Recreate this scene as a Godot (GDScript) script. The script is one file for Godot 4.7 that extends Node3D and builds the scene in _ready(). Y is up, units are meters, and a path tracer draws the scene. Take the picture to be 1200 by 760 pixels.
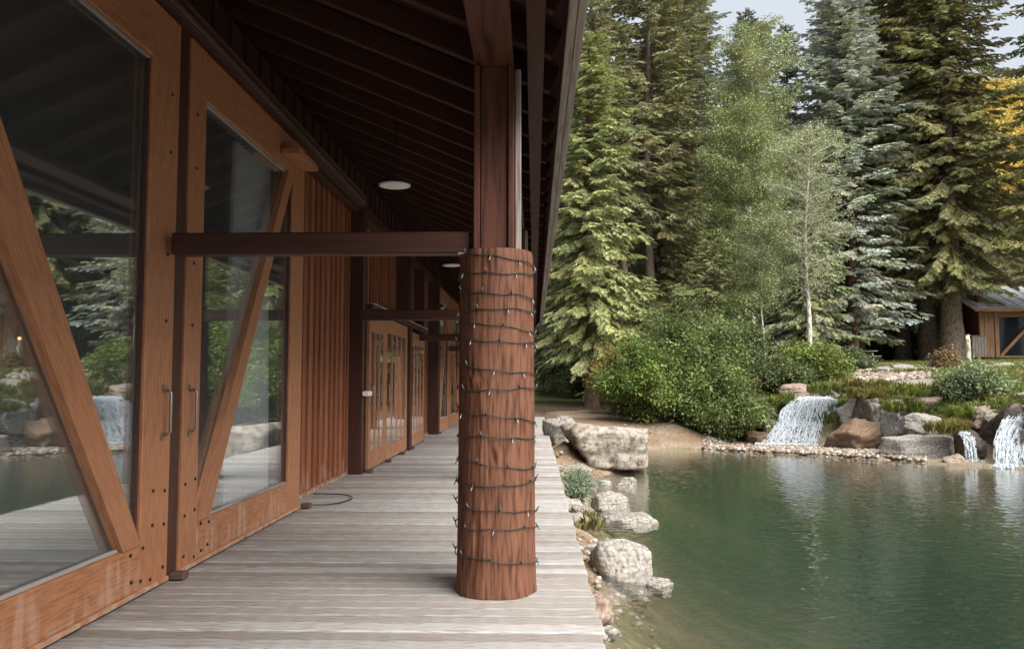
extends Node3D

# ------------------------------------------------------------------ mesh builder
class MB:
	var v := PackedVector3Array()
	var n := PackedVector3Array()
	var uv := PackedVector2Array()
	var uv2 := PackedVector2Array()
	var col := PackedColorArray()
	var ix := PackedInt32Array()
	var second := false
	var tinted := false
	func vert(p: Vector3, nn: Vector3, u: Vector2, c := Color.WHITE) -> int:
		v.append(p); n.append(nn); uv.append(u); col.append(c)
		return v.size() - 1
	func face(a: int, b: int, c: int) -> void:
		# front faces run clockwise
		var g := (v[b] - v[a]).cross(v[c] - v[a])
		if g.dot(n[a] + n[b] + n[c]) > 0.0:
			ix.append(a); ix.append(c); ix.append(b)
		else:
			ix.append(a); ix.append(b); ix.append(c)
	func quad(a: Vector3, b: Vector3, c: Vector3, d: Vector3, nn: Vector3, ua: Vector2, ub: Vector2, uc: Vector2, ud: Vector2) -> void:
		var i := vert(a, nn, ua); var j := vert(b, nn, ub); var k := vert(c, nn, uc); var l := vert(d, nn, ud)
		face(i, j, k); face(i, k, l)
	func tri(a: Vector3, b: Vector3, c: Vector3, nn: Vector3, cc := Color.WHITE) -> void:
		var i := vert(a, nn, Vector2(a.x, a.y), cc); var j := vert(b, nn, Vector2(b.x, b.y), cc); var k := vert(c, nn, Vector2(c.x, c.y), cc)
		face(i, j, k)
	func blade(a: Vector3, m1: Vector3, m2: Vector3, b: Vector3, cc := Color.WHITE) -> void:
		var nn := (b - a).cross(m2 - m1).normalized()
		if nn.y < 0.0: nn = -nn
		var i := vert(a, nn, Vector2(0, 0), cc); var j := vert(m1, nn, Vector2(1, 0), cc); var k := vert(b, nn, Vector2(1, 1), cc); var l := vert(m2, nn, Vector2(0, 1), cc)
		face(i, j, k); face(i, k, l)
	func smooth() -> void:
		for i in n.size(): n[i] = Vector3.ZERO
		for t in ix.size() / 3:
			var a := ix[t * 3]; var b := ix[t * 3 + 1]; var c := ix[t * 3 + 2]
			var g := (v[c] - v[a]).cross(v[b] - v[a])
			n[a] += g; n[b] += g; n[c] += g
		for i in n.size(): n[i] = n[i].normalized() if n[i].length() > 1e-12 else Vector3.UP
	func tube(pts: Array, radii: Array, sides: int, cap := false) -> void:
		var first := v.size()
		var side := Vector3.ZERO
		var run := 0.0
		for i in pts.size():
			var p: Vector3 = pts[i]
			var q: Vector3 = pts[mini(i + 1, pts.size() - 1)]
			var o: Vector3 = pts[maxi(i - 1, 0)]
			var t := (q - o).normalized()
			if i == 0:
				side = t.cross(Vector3.RIGHT if absf(t.x) < 0.8 else Vector3.FORWARD).normalized()
			else:
				side = (side - t * side.dot(t)).normalized()
				run += p.distance_to(pts[i - 1])
			var up := t.cross(side)
			var r: float = radii[i]
			for k in sides + 1:
				var a := TAU * k / sides
				var d := side * cos(a) + up * sin(a)
				vert(p + d * r, d, Vector2(float(k) / sides, run))
		for i in pts.size() - 1:
			for k in sides:
				var a := first + i * (sides + 1) + k
				face(a, a + 1, a + sides + 2); face(a, a + sides + 2, a + sides + 1)
		if cap:
			for e in [0, pts.size() - 1]:
				var row: int = first + int(e) * (sides + 1)
				var t2: Vector3 = (pts[1] - pts[0]).normalized() * (-1.0 if e == 0 else 1.0)
				var c := vert(pts[e], t2, Vector2(0.5, 0.5))
				for k in sides:
					var a := vert(v[row + k], t2, Vector2(0, 0)); var b := vert(v[row + k + 1], t2, Vector2(1, 0))
					face(c, a, b)
	func commit() -> ArrayMesh:
		var arr := []
		arr.resize(Mesh.ARRAY_MAX)
		arr[Mesh.ARRAY_VERTEX] = v
		arr[Mesh.ARRAY_NORMAL] = n
		arr[Mesh.ARRAY_TEX_UV] = uv
		if second: arr[Mesh.ARRAY_TEX_UV2] = uv2
		if tinted: arr[Mesh.ARRAY_COLOR] = col
		arr[Mesh.ARRAY_INDEX] = ix
		var m := ArrayMesh.new()
		m.add_surface_from_arrays(Mesh.PRIMITIVE_TRIANGLES, arr)
		return m

var rng := RandomNumberGenerator.new()
var taken := {}
var M := {}
var hills := FastNoiseLite.new()
var lumps := FastNoiseLite.new()
const WATER := -0.66

func rf(a: float, b: float) -> float:
	return rng.randf_range(a, b)

func lin(r: float, g: float, b: float, a := 1.0) -> Color:
	var c := Color(r, g, b).linear_to_srgb()
	c.a = a
	return c

func numbered(called: String) -> String:
	var k: int = taken.get(called, 0)
	taken[called] = k + 1
	return called if k == 0 else "%s_%03d" % [called, k]

func tag(o: Node3D, label: String, category: String, group := "", kind := "") -> Node3D:
	o.set_meta("label", label)
	o.set_meta("category", category)
	if group != "": o.set_meta("group", group)
	if kind != "": o.set_meta("kind", kind)
	return o

func thing(called: String, at: Vector3, label: String, category: String, group := "") -> Node3D:
	var o := Node3D.new()
	o.name = numbered(called)
	add_child(o)
	o.position = at
	tag(o, label, category, group)
	return o

func origin(o: Node) -> Vector3:
	var p := Vector3.ZERO
	while o is Node3D and o != self:
		p += o.position
		o = o.get_parent()
	return p

func put(parent: Node, called: String, mesh: Mesh, m: Material, at := Vector3.ZERO, turn := Basis.IDENTITY) -> MeshInstance3D:
	var o := MeshInstance3D.new()
	o.name = called if parent != self else numbered(called)
	o.mesh = mesh
	o.material_override = m
	parent.add_child(o, true)
	o.transform = Transform3D(turn, at - origin(parent))
	return o

# ------------------------------------------------------------------ shapes
func cbox(s: Vector3, ch := 0.004, off := Vector2.ZERO, stain_at = null) -> ArrayMesh:
	var b := MB.new()
	var h := s / 2.0
	ch = minf(ch, minf(h.x, minf(h.y, h.z)) * 0.6)
	var long := 0 if s.x >= s.y and s.x >= s.z else (1 if s.y >= s.z else 2)
	var fuv := func(p: Vector3, axis: int) -> Vector2:
		if axis == long:
			return Vector2(p[(axis + 1) % 3], p[(axis + 2) % 3]) + off
		var other := 3 - axis - long
		return Vector2(p[other] + 0.37 * axis, p[long]) + off
	var add := func(ps: Array, nn: Vector3, axis: int) -> void:
		var id := []
		for p in ps: id.append(b.vert(p, nn, fuv.call(p, axis)))
		b.face(id[0], id[1], id[2])
		if id.size() == 4: b.face(id[0], id[2], id[3])
	for axis in 3:
		var u := (axis + 1) % 3
		var w := (axis + 2) % 3
		for sg in [-1.0, 1.0]:
			var ps := []
			for q in [[-1, -1], [1, -1], [1, 1], [-1, 1]]:
				var p := Vector3.ZERO
				p[axis] = sg * h[axis]; p[u] = q[0] * (h[u] - ch); p[w] = q[1] * (h[w] - ch)
				ps.append(p)
			var nn := Vector3.ZERO
			nn[axis] = sg
			add.call(ps, nn, axis)
		# edges that run along this axis
		for a in [-1.0, 1.0]:
			for c in [-1.0, 1.0]:
				var ps := []
				for e in [[-1, 0], [1, 0], [1, 1], [-1, 1]]:
					var p := Vector3.ZERO
					p[axis] = e[0] * (h[axis] - ch)
					p[u] = a * (h[u] if e[1] == 0 else h[u] - ch)
					p[w] = c * (h[w] - ch if e[1] == 0 else h[w])
					ps.append(p)
				var nn := Vector3.ZERO
				nn[u] = a; nn[w] = c
				add.call(ps, nn.normalized(), u if u != long else w)
	for a in [-1.0, 1.0]:
		for c in [-1.0, 1.0]:
			for e in [-1.0, 1.0]:
				add.call([Vector3(a * h.x, c * (h.y - ch), e * (h.z - ch)), Vector3(a * (h.x - ch), c * h.y, e * (h.z - ch)), Vector3(a * (h.x - ch), c * (h.y - ch), e * h.z)], Vector3(a, c, e).normalized(), (long + 1) % 3)
	if stain_at != null:
		b.second = true
		for p in b.v:
			if stain_at is Vector2:
				b.uv2.append(Vector2(p.x / s.x + 0.5, stain_at.x + p.z * 1.6))
				continue
			var q: Vector3 = p + stain_at
			b.uv2.append(Vector2((q.z + q.x) / 3.0, 1.0 - q.y / 4.0))
	return b.commit()

func roff() -> Vector2:
	return Vector2(rf(0, 9), rf(0, 9))

# a box between two corners
func block(parent: Node, called: String, lo: Vector3, hi: Vector3, m: Material, ch := 0.005, stain := false) -> MeshInstance3D:
	var a := Vector3(minf(lo.x, hi.x), minf(lo.y, hi.y), minf(lo.z, hi.z))
	var c := Vector3(maxf(lo.x, hi.x), maxf(lo.y, hi.y), maxf(lo.z, hi.z))
	return put(parent, called, cbox(c - a, ch, roff(), (a + c) / 2.0 if stain else null), m, (a + c) / 2.0)

# a timber of section w (along side) by t (along face) from a to b
func timber(parent: Node, called: String, a: Vector3, b: Vector3, w: float, t: float, face: Vector3, m: Material, ch := 0.006) -> MeshInstance3D:
	var y := (b - a).normalized()
	var x := y.cross(face).normalized()
	var z := x.cross(y)
	return put(parent, called, cbox(Vector3(w, a.distance_to(b), t), ch, roff()), m, (a + b) / 2.0, Basis(x, y, z))

func rock_mesh(sd: int, s: Vector3, rough := 0.06, rings := 22, segs := 34, cuts := 11, blocky := false) -> ArrayMesh:
	var r := RandomNumberGenerator.new()
	r.seed = sd * 7919 + 13
	var planes := []
	for k in cuts:
		var d := Vector3(r.randf_range(-1, 1), r.randf_range(-0.9, 1), r.randf_range(-1, 1)).normalized()
		planes.append([d, r.randf_range(0.62, 0.9)])
	planes.append([Vector3(0.08, 1, 0.1).normalized(), 0.72])
	if blocky:
		planes.clear()
		for k in 6:
			var d := Vector3.ZERO
			d[k / 2] = 1.0 if k % 2 else -1.0
			planes.append([(d + Vector3(r.randf_range(-0.42, 0.42), r.randf_range(-0.25, 0.3), r.randf_range(-0.42, 0.42))).normalized(), r.randf_range(0.54, 0.7)])
		for k in (10 if sd != 3 else 0):
			planes.append([Vector3(r.randf_range(-1, 1), r.randf_range(-0.6, 1), r.randf_range(-1, 1)).normalized(), r.randf_range(0.66, 0.84)])
	if sd == 3:
		planes = []
		for e in [[0.05, -0.12, 1.0, 0.56], [0.0, 0.1, -1.0, 0.6], [1.0, -0.06, 0.12, 0.63], [-0.95, -0.3, 0.15, 0.47], [0.14, 1.0, -0.05, 0.56], [0.0, -1.0, 0.3, 0.58], [0.62, 0.78, 0.2, 0.72], [-0.75, 0.65, 0.2, 0.77], [0.1, 0.7, 0.7, 0.74], [0.75, -0.1, 0.7, 0.78], [-0.6, -0.1, 0.8, 0.76], [0.3, -0.8, 0.6, 0.74]]:
			planes.append([Vector3(e[0], e[1], e[2]).normalized(), e[3]])
	var b := MB.new()
	for i in rings + 1:
		var th := PI * i / rings
		for k in segs + 1:
			var ph := TAU * k / segs
			var d := Vector3(sin(th) * cos(ph), cos(th), sin(th) * sin(ph))
			var rad := 1.0 if not blocky else 1.3
			for p in planes:
				var c: float = d.dot(p[0])
				if c > 0.05: rad = minf(rad, p[1] / c)
			var q := d * rad
			var j := lumps.get_noise_3dv(q * 2.2 + Vector3(sd * 3.1, 0, 0)) * rough * 1.6 + lumps.get_noise_3dv(q * 7.0 + Vector3(0, sd * 5.3, 0)) * rough
			q += d * j
			b.vert(Vector3(q.x * s.x, q.y * s.y, q.z * s.z) / 1.62, d, Vector2(k * 3.0 / segs, i * 2.0 / rings))
	for i in rings:
		for k in segs:
			var a := i * (segs + 1) + k
			b.face(a, a + 1, a + segs + 2); b.face(a, a + segs + 2, a + segs + 1)
	b.smooth()
	for i in rings + 1:
		var a := i * (segs + 1)
		var m := (b.n[a] + b.n[a + segs]).normalized()
		b.n[a] = m; b.n[a + segs] = m
	for k in segs + 1:
		b.n[k] = Vector3.UP; b.n[rings * (segs + 1) + k] = Vector3.DOWN
	return b.commit()

# ------------------------------------------------------------------ materials
func noise_tex(sd: int, freq: float, stops: Array, oct := 5, type := FastNoiseLite.TYPE_SIMPLEX_SMOOTH, size := 512, normal := 0.0) -> NoiseTexture2D:
	var f := FastNoiseLite.new()
	f.seed = sd
	f.noise_type = type
	f.frequency = freq
	f.fractal_octaves = oct
	f.fractal_gain = 0.55
	var t := NoiseTexture2D.new()
	t.width = size; t.height = size
	t.seamless = true
	t.seamless_blend_skirt = 0.15
	t.noise = f
	if normal > 0.0:
		t.as_normal_map = true
		t.bump_strength = normal
	elif stops.size():
		var g := Gradient.new()
		g.offsets = PackedFloat32Array(); g.colors = PackedColorArray()
		var o := PackedFloat32Array(); var c := PackedColorArray()
		for s in stops:
			o.append(s[0]); c.append(s[1])
		g.offsets = o; g.colors = c
		t.color_ramp = g
	return t

func mat(called: String, c: Color, rough := 0.7, tex: Texture2D = null, scale := Vector3.ONE, bump: Texture2D = null, bump_cm := 0.0, tri := false) -> StandardMaterial3D:
	var m := StandardMaterial3D.new()
	m.resource_name = called
	m.albedo_color = c
	m.roughness = rough
	m.metallic_specular = 0.4
	m.albedo_texture = tex
	m.uv1_scale = scale
	if bump:
		m.heightmap_enabled = true
		m.heightmap_texture = bump
		m.heightmap_scale = bump_cm
	if tri:
		m.uv1_triplanar = true
		m.uv1_world_triplanar = true
	M[called] = m
	return m

func grey(x: float) -> Color:
	return Color(x, x, x)

func make_materials() -> void:
	var grain := noise_tex(3, 0.012, [[0.0, Color(0.76, 0.72, 0.70)], [0.38, Color(0.90, 0.885, 0.88)], [0.6, Color(0.97, 0.97, 0.97)], [1.0, Color(1, 1, 1)]], 6)
	var streak := noise_tex(5, 0.014, [[0.0, Color(0.66, 0.61, 0.585)], [0.34, Color(0.83, 0.80, 0.785)], [0.48, Color(0.92, 0.91, 0.90)], [0.66, Color(0.96, 0.955, 0.95)], [1.0, Color(1, 1, 1)]], 7)
	var bark := noise_tex(8, 0.016, [[0.0, Color(0.5, 0.45, 0.43)], [0.34, Color(0.78, 0.74, 0.72)], [0.5, Color(0.9, 0.885, 0.87)], [1.0, Color(1, 1, 1)]], 6)
	var height := noise_tex(11, 0.015, [], 6)
	var blotch := noise_tex(14, 0.008, [[0.0, Color(0.5, 0.45, 0.4)], [0.45, Color(0.82, 0.8, 0.77)], [0.6, Color(1, 1, 1)], [1.0, Color(1, 1, 1)]], 6)
	var stone := noise_tex(17, 0.010, [[0.0, Color(0.42, 0.38, 0.35)], [0.33, Color(0.72, 0.68, 0.64)], [0.46, Color(0.9, 0.88, 0.86)], [0.7, Color(1, 1, 1)], [1.0, Color(1, 0.98, 0.95)]], 7)
	var crack := noise_tex(19, 0.013, [], 5, FastNoiseLite.TYPE_CELLULAR)
	var seams := noise_tex(37, 0.012, [[0.0, Color(0.22, 0.18, 0.15)], [0.02, Color(0.5, 0.45, 0.4)], [0.05, Color(0.9, 0.87, 0.84)], [0.4, Color(0.97, 0.96, 0.94)], [1.0, Color(1, 1, 1)]], 2, FastNoiseLite.TYPE_CELLULAR, 1024)
	var sn: FastNoiseLite = seams.noise
	sn.cellular_return_type = FastNoiseLite.RETURN_DISTANCE2_SUB
	sn.domain_warp_enabled = true
	sn.domain_warp_amplitude = 75.0
	sn.domain_warp_frequency = 0.012
	var stain := stain_image()
	var worn := worn_image()

	var door := mat("door_wood", lin(0.37, 0.162, 0.078), 0.5, grain, Vector3(7.0, 0.55, 1), height, 0.03)
	var rail := mat("rail_wood", lin(0.37, 0.162, 0.078), 0.55, grain, Vector3(7.0, 0.55, 1), height, 0.03)
	rail.detail_enabled = true
	rail.detail_albedo = stain
	rail.detail_uv_layer = BaseMaterial3D.DETAIL_UV_2
	rail.detail_blend_mode = BaseMaterial3D.BLEND_MODE_MIX
	for k in 3:
		var sid := mat("siding_%d" % k, [lin(0.24, 0.082, 0.038), lin(0.28, 0.10, 0.046), lin(0.21, 0.072, 0.034)][k], 0.6, grain, Vector3(5.0, 0.25, 1), height, 0.05)
		sid.detail_enabled = true
		sid.detail_albedo = stain
		sid.detail_uv_layer = BaseMaterial3D.DETAIL_UV_2
	mat("red_timber", lin(0.06, 0.021, 0.0125), 0.55, grain, Vector3(2.0, 0.14, 1), height, 0.08)
	mat("dark_timber", lin(0.06, 0.021, 0.0125), 0.7, grain, Vector3(2.0, 0.14, 1), height, 0.1)
	mat("post_timber", lin(0.11, 0.038, 0.022), 0.6, bark, Vector3(1.6, 0.12, 1), height, 0.12)
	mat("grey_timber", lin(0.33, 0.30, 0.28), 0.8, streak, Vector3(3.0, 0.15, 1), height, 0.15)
	var log_m := mat("log", lin(0.172, 0.075, 0.043), 0.65, bark, Vector3(6.0, 0.34, 1), height, 0.35)
	log_m.metallic_specular = 0.35
	for k in 6:
		var c: Color = [lin(0.345, 0.338, 0.33), lin(0.30, 0.287, 0.275), lin(0.40, 0.392, 0.383), lin(0.265, 0.24, 0.222), lin(0.35, 0.345, 0.338), lin(0.305, 0.28, 0.262)][k]
		var pm := mat("plank_%d" % k, c, 0.75, streak, Vector3(13.0 + 0.9 * k, 0.6 + 0.06 * k, 1), height, 0.05)
		pm.detail_enabled = true
		pm.detail_albedo = worn
		pm.detail_uv_layer = BaseMaterial3D.DETAIL_UV_2
		pm.detail_blend_mode = BaseMaterial3D.BLEND_MODE_MIX
	mat("roof_board", lin(0.06, 0.021, 0.0125), 0.8, grain, Vector3(2, 0.2, 1))
	mat("roof_metal", lin(0.5, 0.52, 0.54), 0.55, blotch, Vector3(0.3, 0.3, 1), null, 0, true)
	mat("upper_timber", lin(0.06, 0.021, 0.0125), 0.75, grain, Vector3(4.0, 0.2, 1), height, 0.05)
	mat("interior_floor", lin(0.13, 0.075, 0.04), 0.5, grain, Vector3(1.5, 0.2, 1))
	mat("interior_wall", lin(0.11, 0.062, 0.038), 0.8, grain, Vector3(1.5, 0.2, 1))
	mat("steel", lin(0.30, 0.28, 0.26), 0.35).metallic = 0.9
	mat("iron", lin(0.035, 0.03, 0.028), 0.5).metallic = 0.5
	mat("rust_iron", lin(0.10, 0.055, 0.04), 0.7)
	mat("lamp_white", lin(0.75, 0.72, 0.68), 0.5)
	mat("black_metal", lin(0.008, 0.007, 0.007), 0.7)
	mat("wire_green", lin(0.018, 0.03, 0.026), 0.45)
	var bulb := mat("bulb_glass", lin(0.14, 0.14, 0.14), 0.2)
	bulb.metallic_specular = 0.7
	mat("flashing", lin(0.42, 0.38, 0.33), 0.6, blotch, Vector3(1, 1, 1))
	var curtain := mat("curtain", lin(0.80, 0.83, 0.87), 0.9)
	curtain.backlight_enabled = true
	curtain.backlight = Color(0.6, 0.6, 0.6)

	var glass := mat("glass", Color(0.9, 0.95, 0.95, 0.02), 0.0)
	glass.transparency = BaseMaterial3D.TRANSPARENCY_ALPHA
	glass.metallic_specular = 0.5
	# a reflective coating, as solar glass has
	var white := Image.create(4, 4, false, Image.FORMAT_RGBA8)
	white.fill(Color.WHITE)
	var film := mat("glass_coating", Color(0.92, 0.95, 0.95, 0.48), 0.0, ImageTexture.create_from_image(white))
	film.transparency = BaseMaterial3D.TRANSPARENCY_ALPHA
	film.metallic = 1.0

	# stones
	for e in [["stone_pale", lin(0.30, 0.285, 0.262)], ["stone_grey", lin(0.29, 0.27, 0.25)], ["stone_brown", lin(0.20, 0.135, 0.09)], ["stone_wet", lin(0.06, 0.045, 0.035)], ["stone_pink", lin(0.29, 0.225, 0.185)]]:
		var m := mat(e[0], e[1], 0.8 if e[0] != "stone_wet" else 0.35, stone, Vector3(3.2, 3.2, 3.2), crack, 1.5, true)
		m.detail_enabled = true
	for e in ["stone_pale", "stone_grey", "stone_brown", "stone_wet", "stone_pink"]:
		M[e].detail_enabled = false
	var big := mat("stone_big", lin(0.38, 0.36, 0.335), 0.85, stone, Vector3(0.8, 0.8, 0.8), crack, 3.0, true)
	big.detail_enabled = true
	big.detail_albedo = seams
	big.detail_uv_layer = BaseMaterial3D.DETAIL_UV_2
	big.detail_blend_mode = BaseMaterial3D.BLEND_MODE_MUL
	big.uv2_triplanar = true
	big.uv2_world_triplanar = true
	big.uv2_scale = Vector3(0.3, 0.42, 0.3)
	big.metallic_specular = 0.3
	mat("pebble", Color(0.82, 0.82, 0.82), 0.8).vertex_color_use_as_albedo = true

	# plants
	for e in [["needles", 0.6], ["leaves", 0.7], ["blades", 0.5]]:
		var m := mat(e[0], Color.WHITE, 0.6)
		m.vertex_color_use_as_albedo = true
		m.backlight_enabled = true
		m.backlight = grey(e[1])
		m.metallic_specular = 0.35
	mat("bark_grey", lin(0.22, 0.175, 0.14), 0.9, bark, Vector3(3, 0.35, 1), height, 1.2)
	mat("bark_brown", lin(0.13, 0.085, 0.06), 0.9, bark, Vector3(3, 0.35, 1), height, 1.2)
	mat("bark_white", lin(0.58, 0.55, 0.49), 0.8, blotch, Vector3(2, 0.9, 1), height, 0.5)

	var ground := mat("ground", Color.WHITE, 0.95, noise_tex(23, 0.02, [[0.0, Color(0.6, 0.57, 0.54)], [0.45, Color(0.85, 0.84, 0.82)], [1.0, Color(1, 1, 1)]], 7, FastNoiseLite.TYPE_SIMPLEX_SMOOTH, 1024), Vector3(0.45, 0.45, 0.45), height, 4.0, true)
	ground.vertex_color_use_as_albedo = true
	ground.metallic_specular = 0.2

	var water := mat("water", Color(0.5, 0.6, 0.55, 0.02), 0.02)
	water.transparency = BaseMaterial3D.TRANSPARENCY_ALPHA
	water.metallic_specular = 0.5
	water.normal_enabled = true
	water.normal_texture = noise_tex(31, 0.02, [], 2, FastNoiseLite.TYPE_SIMPLEX_SMOOTH, 1024, 9.0)
	water.normal_scale = 0.13
	water.uv1_scale = Vector3(0.15, 0.3, 1)
	var foam := mat("white_water", lin(0.58, 0.63, 0.68, 0.6), 0.35)
	foam.transparency = BaseMaterial3D.TRANSPARENCY_ALPHA
	foam.backlight_enabled = true
	foam.backlight = grey(0.5)
	var thin := mat("thin_water", lin(0.58, 0.63, 0.68, 0.42), 0.3)
	thin.transparency = BaseMaterial3D.TRANSPARENCY_ALPHA
	mat("old_paint", lin(0.55, 0.52, 0.47), 0.8, blotch, Vector3(2, 0.5, 1))
	mat("cabin_board", lin(0.36, 0.21, 0.12), 0.75, streak, Vector3(1.4, 0.15, 1), height, 0.2)
	mat("cabin_red", lin(0.13, 0.045, 0.028), 0.75, grain, Vector3(1.4, 0.15, 1))
	mat("cabin_dark_glass", lin(0.02, 0.022, 0.025), 0.08)
	mat("weathered_plank", lin(0.27, 0.24, 0.21), 0.85, streak, Vector3(2, 0.2, 1))
	mat("path_gravel", lin(0.42, 0.38, 0.33), 0.95, blotch, Vector3(0.6, 0.6, 0.6), null, 0, true)
	var lamp := mat("lamp_glow", lin(1.0, 0.6, 0.25), 0.5)
	lamp.emission_enabled = true
	lamp.emission = lin(1.0, 0.55, 0.2)
	lamp.emission_energy_multiplier = 0.35

# whitish bloom that has run down the boards near the deck: 3 m by 4 m, in streaks with ragged tops
func stain_image() -> ImageTexture:
	var w := 512
	var h := 1024
	var im := Image.create(w, h, false, Image.FORMAT_RGBA8)
	im.fill(Color(0.86, 0.82, 0.76, 0.0))
	var f := FastNoiseLite.new()
	f.seed = 41; f.frequency = 0.02; f.fractal_octaves = 5
	for x in w:
		var a := f.get_noise_2d(x * 1.0, 0.0)
		var top := 30.0 + 62.0 * clampf(a * 1.7 + 0.35, 0.0, 1.4)
		for k in int(top):
			var y := h - 1 - k
			var g := f.get_noise_2d(x * 3.2, y * 0.35 + 300.0)
			var t := clampf((g + 0.25) * 1.6, 0.0, 1.0) * clampf((top - k) / 16.0, 0.0, 1.0)
			var low := clampf(1.0 - k / 14.0, 0.0, 1.0) * clampf((f.get_noise_2d(x * 2.0, y * 2.0) + 0.35) * 2.0, 0.0, 1.0)
			im.set_pixel(x, y, Color(0.86, 0.82, 0.76, clampf(t * 0.15 + low * 0.4, 0.0, 0.6)))
	return ImageTexture.create_from_image(im)

# reddish-brown wood that still holds its old stain: streaks along the planks, most of them towards the lodge wall
func worn_image() -> ImageTexture:
	var w := 1024
	var h := 256
	var im := Image.create(w, h, false, Image.FORMAT_RGBA8)
	var f := FastNoiseLite.new()
	f.seed = 47; f.frequency = 0.02; f.fractal_octaves = 5
	var c := lin(0.185, 0.125, 0.098)
	for y in h:
		for x in w:
			var n := f.get_noise_2d(x * 0.22, y * 3.0) + 0.5 * f.get_noise_2d(x * 0.6, y * 0.7 + 500.0)
			var edge := lerpf(-0.02, 0.42, smoothstep(0.0, 0.75, float(x) / w))
			im.set_pixel(x, y, Color(c.r, c.g, c.b, clampf((n - edge) * 4.0, 0.0, 1.0) * 0.5))
	return ImageTexture.create_from_image(im)

# ------------------------------------------------------------------ ground
var shore := PackedVector2Array([Vector2(0.2, 6), Vector2(0.5, -6), Vector2(0.62, -8), Vector2(0.85, -12), Vector2(0.95, -15), Vector2(1.0, -17.6), Vector2(2.1, -18.8), Vector2(2.2, -21), Vector2(2.7, -24), Vector2(3.5, -25.2), Vector2(5.0, -24.6), Vector2(6.4, -23.5), Vector2(9.1, -21.5), Vector2(9.8, -20.4), Vector2(11.1, -19.4), Vector2(13.5, -17), Vector2(15.5, -12), Vector2(16, -4), Vector2(14, 6), Vector2(6, 10)])

func pond_d(x: float, z: float) -> float:
	var p := Vector2(x, z)
	if x < -25.0 or x > 45.0 or z < -55.0 or z > 40.0:
		return 25.0
	var best := 1e9
	var inside := false
	var j := shore.size() - 1
	for i in shore.size():
		var a := shore[i]
		var b := shore[j]
		var e := b - a
		var w := p - a
		best = minf(best, (w - e * clampf(w.dot(e) / e.length_squared(), 0.0, 1.0)).length_squared())
		if (a.y > p.y) != (b.y > p.y) and p.x < (b.x - a.x) * (p.y - a.y) / (b.y - a.y) + a.x:
			inside = not inside
		j = i
	return -sqrt(best) if inside else sqrt(best)

func cliff(s: float) -> float:
	return 26.4 - (s - 0.31) * 24.0

const STEPS := [[-20.0, -0.62], [0.0, -0.6], [1.0, 0.5], [2.0, 0.82], [4.5, 1.32], [10.0, 1.75], [18.0, 2.05], [24.0, 2.45], [30.0, 2.7], [40.0, 3.7], [70.0, 8.0], [1000.0, 30.0]]

func ground(x: float, z: float) -> float:
	var d := pond_d(x, z)
	var bumpy := hills.get_noise_2d(x, z)
	if d < 0.0:
		return WATER - 0.02 - 2.6 * (1.0 - exp(d * 0.3)) + bumpy * 0.12 * minf(1.0, -d)
	var s := x / maxf(1.0, -z)
	var left := WATER + minf(d * 0.42, 0.66 + maxf(0.0, d - 1.6) * 0.035) + bumpy * 0.1 * minf(1.0, d)
	var r := smoothstep(0.16, 0.24, s) if z < -2.0 else 0.0
	var h := left
	if r > 0.0:
		var e := -z - cliff(minf(s, 0.9))
		var up := -0.62
		for k in STEPS.size() - 1:
			if e >= STEPS[k][0] and e < STEPS[k + 1][0]:
				up = lerpf(STEPS[k][1], STEPS[k + 1][1], (e - STEPS[k][0]) / (STEPS[k + 1][0] - STEPS[k][0]))
		up = minf(up, WATER + 0.04 + d * 1.2) + bumpy * 0.12 * minf(1.0, d)
		h = lerpf(left, up, r)
	if -z > 90.0:
		h += (minf(-z, 270.0) - 90.0) * 0.44 * smoothstep(0.15, 0.5, s)
	if x < 0.55 and z > -31.5:
		h = minf(h, -0.28)
	return h

func axis_steps(lo: float, hi: float, dense_lo: float, dense_hi: float, step: float) -> PackedFloat32Array:
	var out := PackedFloat32Array()
	var x := dense_lo
	var g := step
	var left := []
	while x > lo:
		g = minf(g * 1.13, 12.0)
		x -= g
		left.append(x)
	left.reverse()
	for e in left: out.append(e)
	x = dense_lo
	while x < dense_hi:
		out.append(x)
		x += step
	g = step
	while x < hi:
		out.append(x)
		g = minf(g * 1.13, 12.0)
		x += g
	out.append(hi)
	return out

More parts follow.
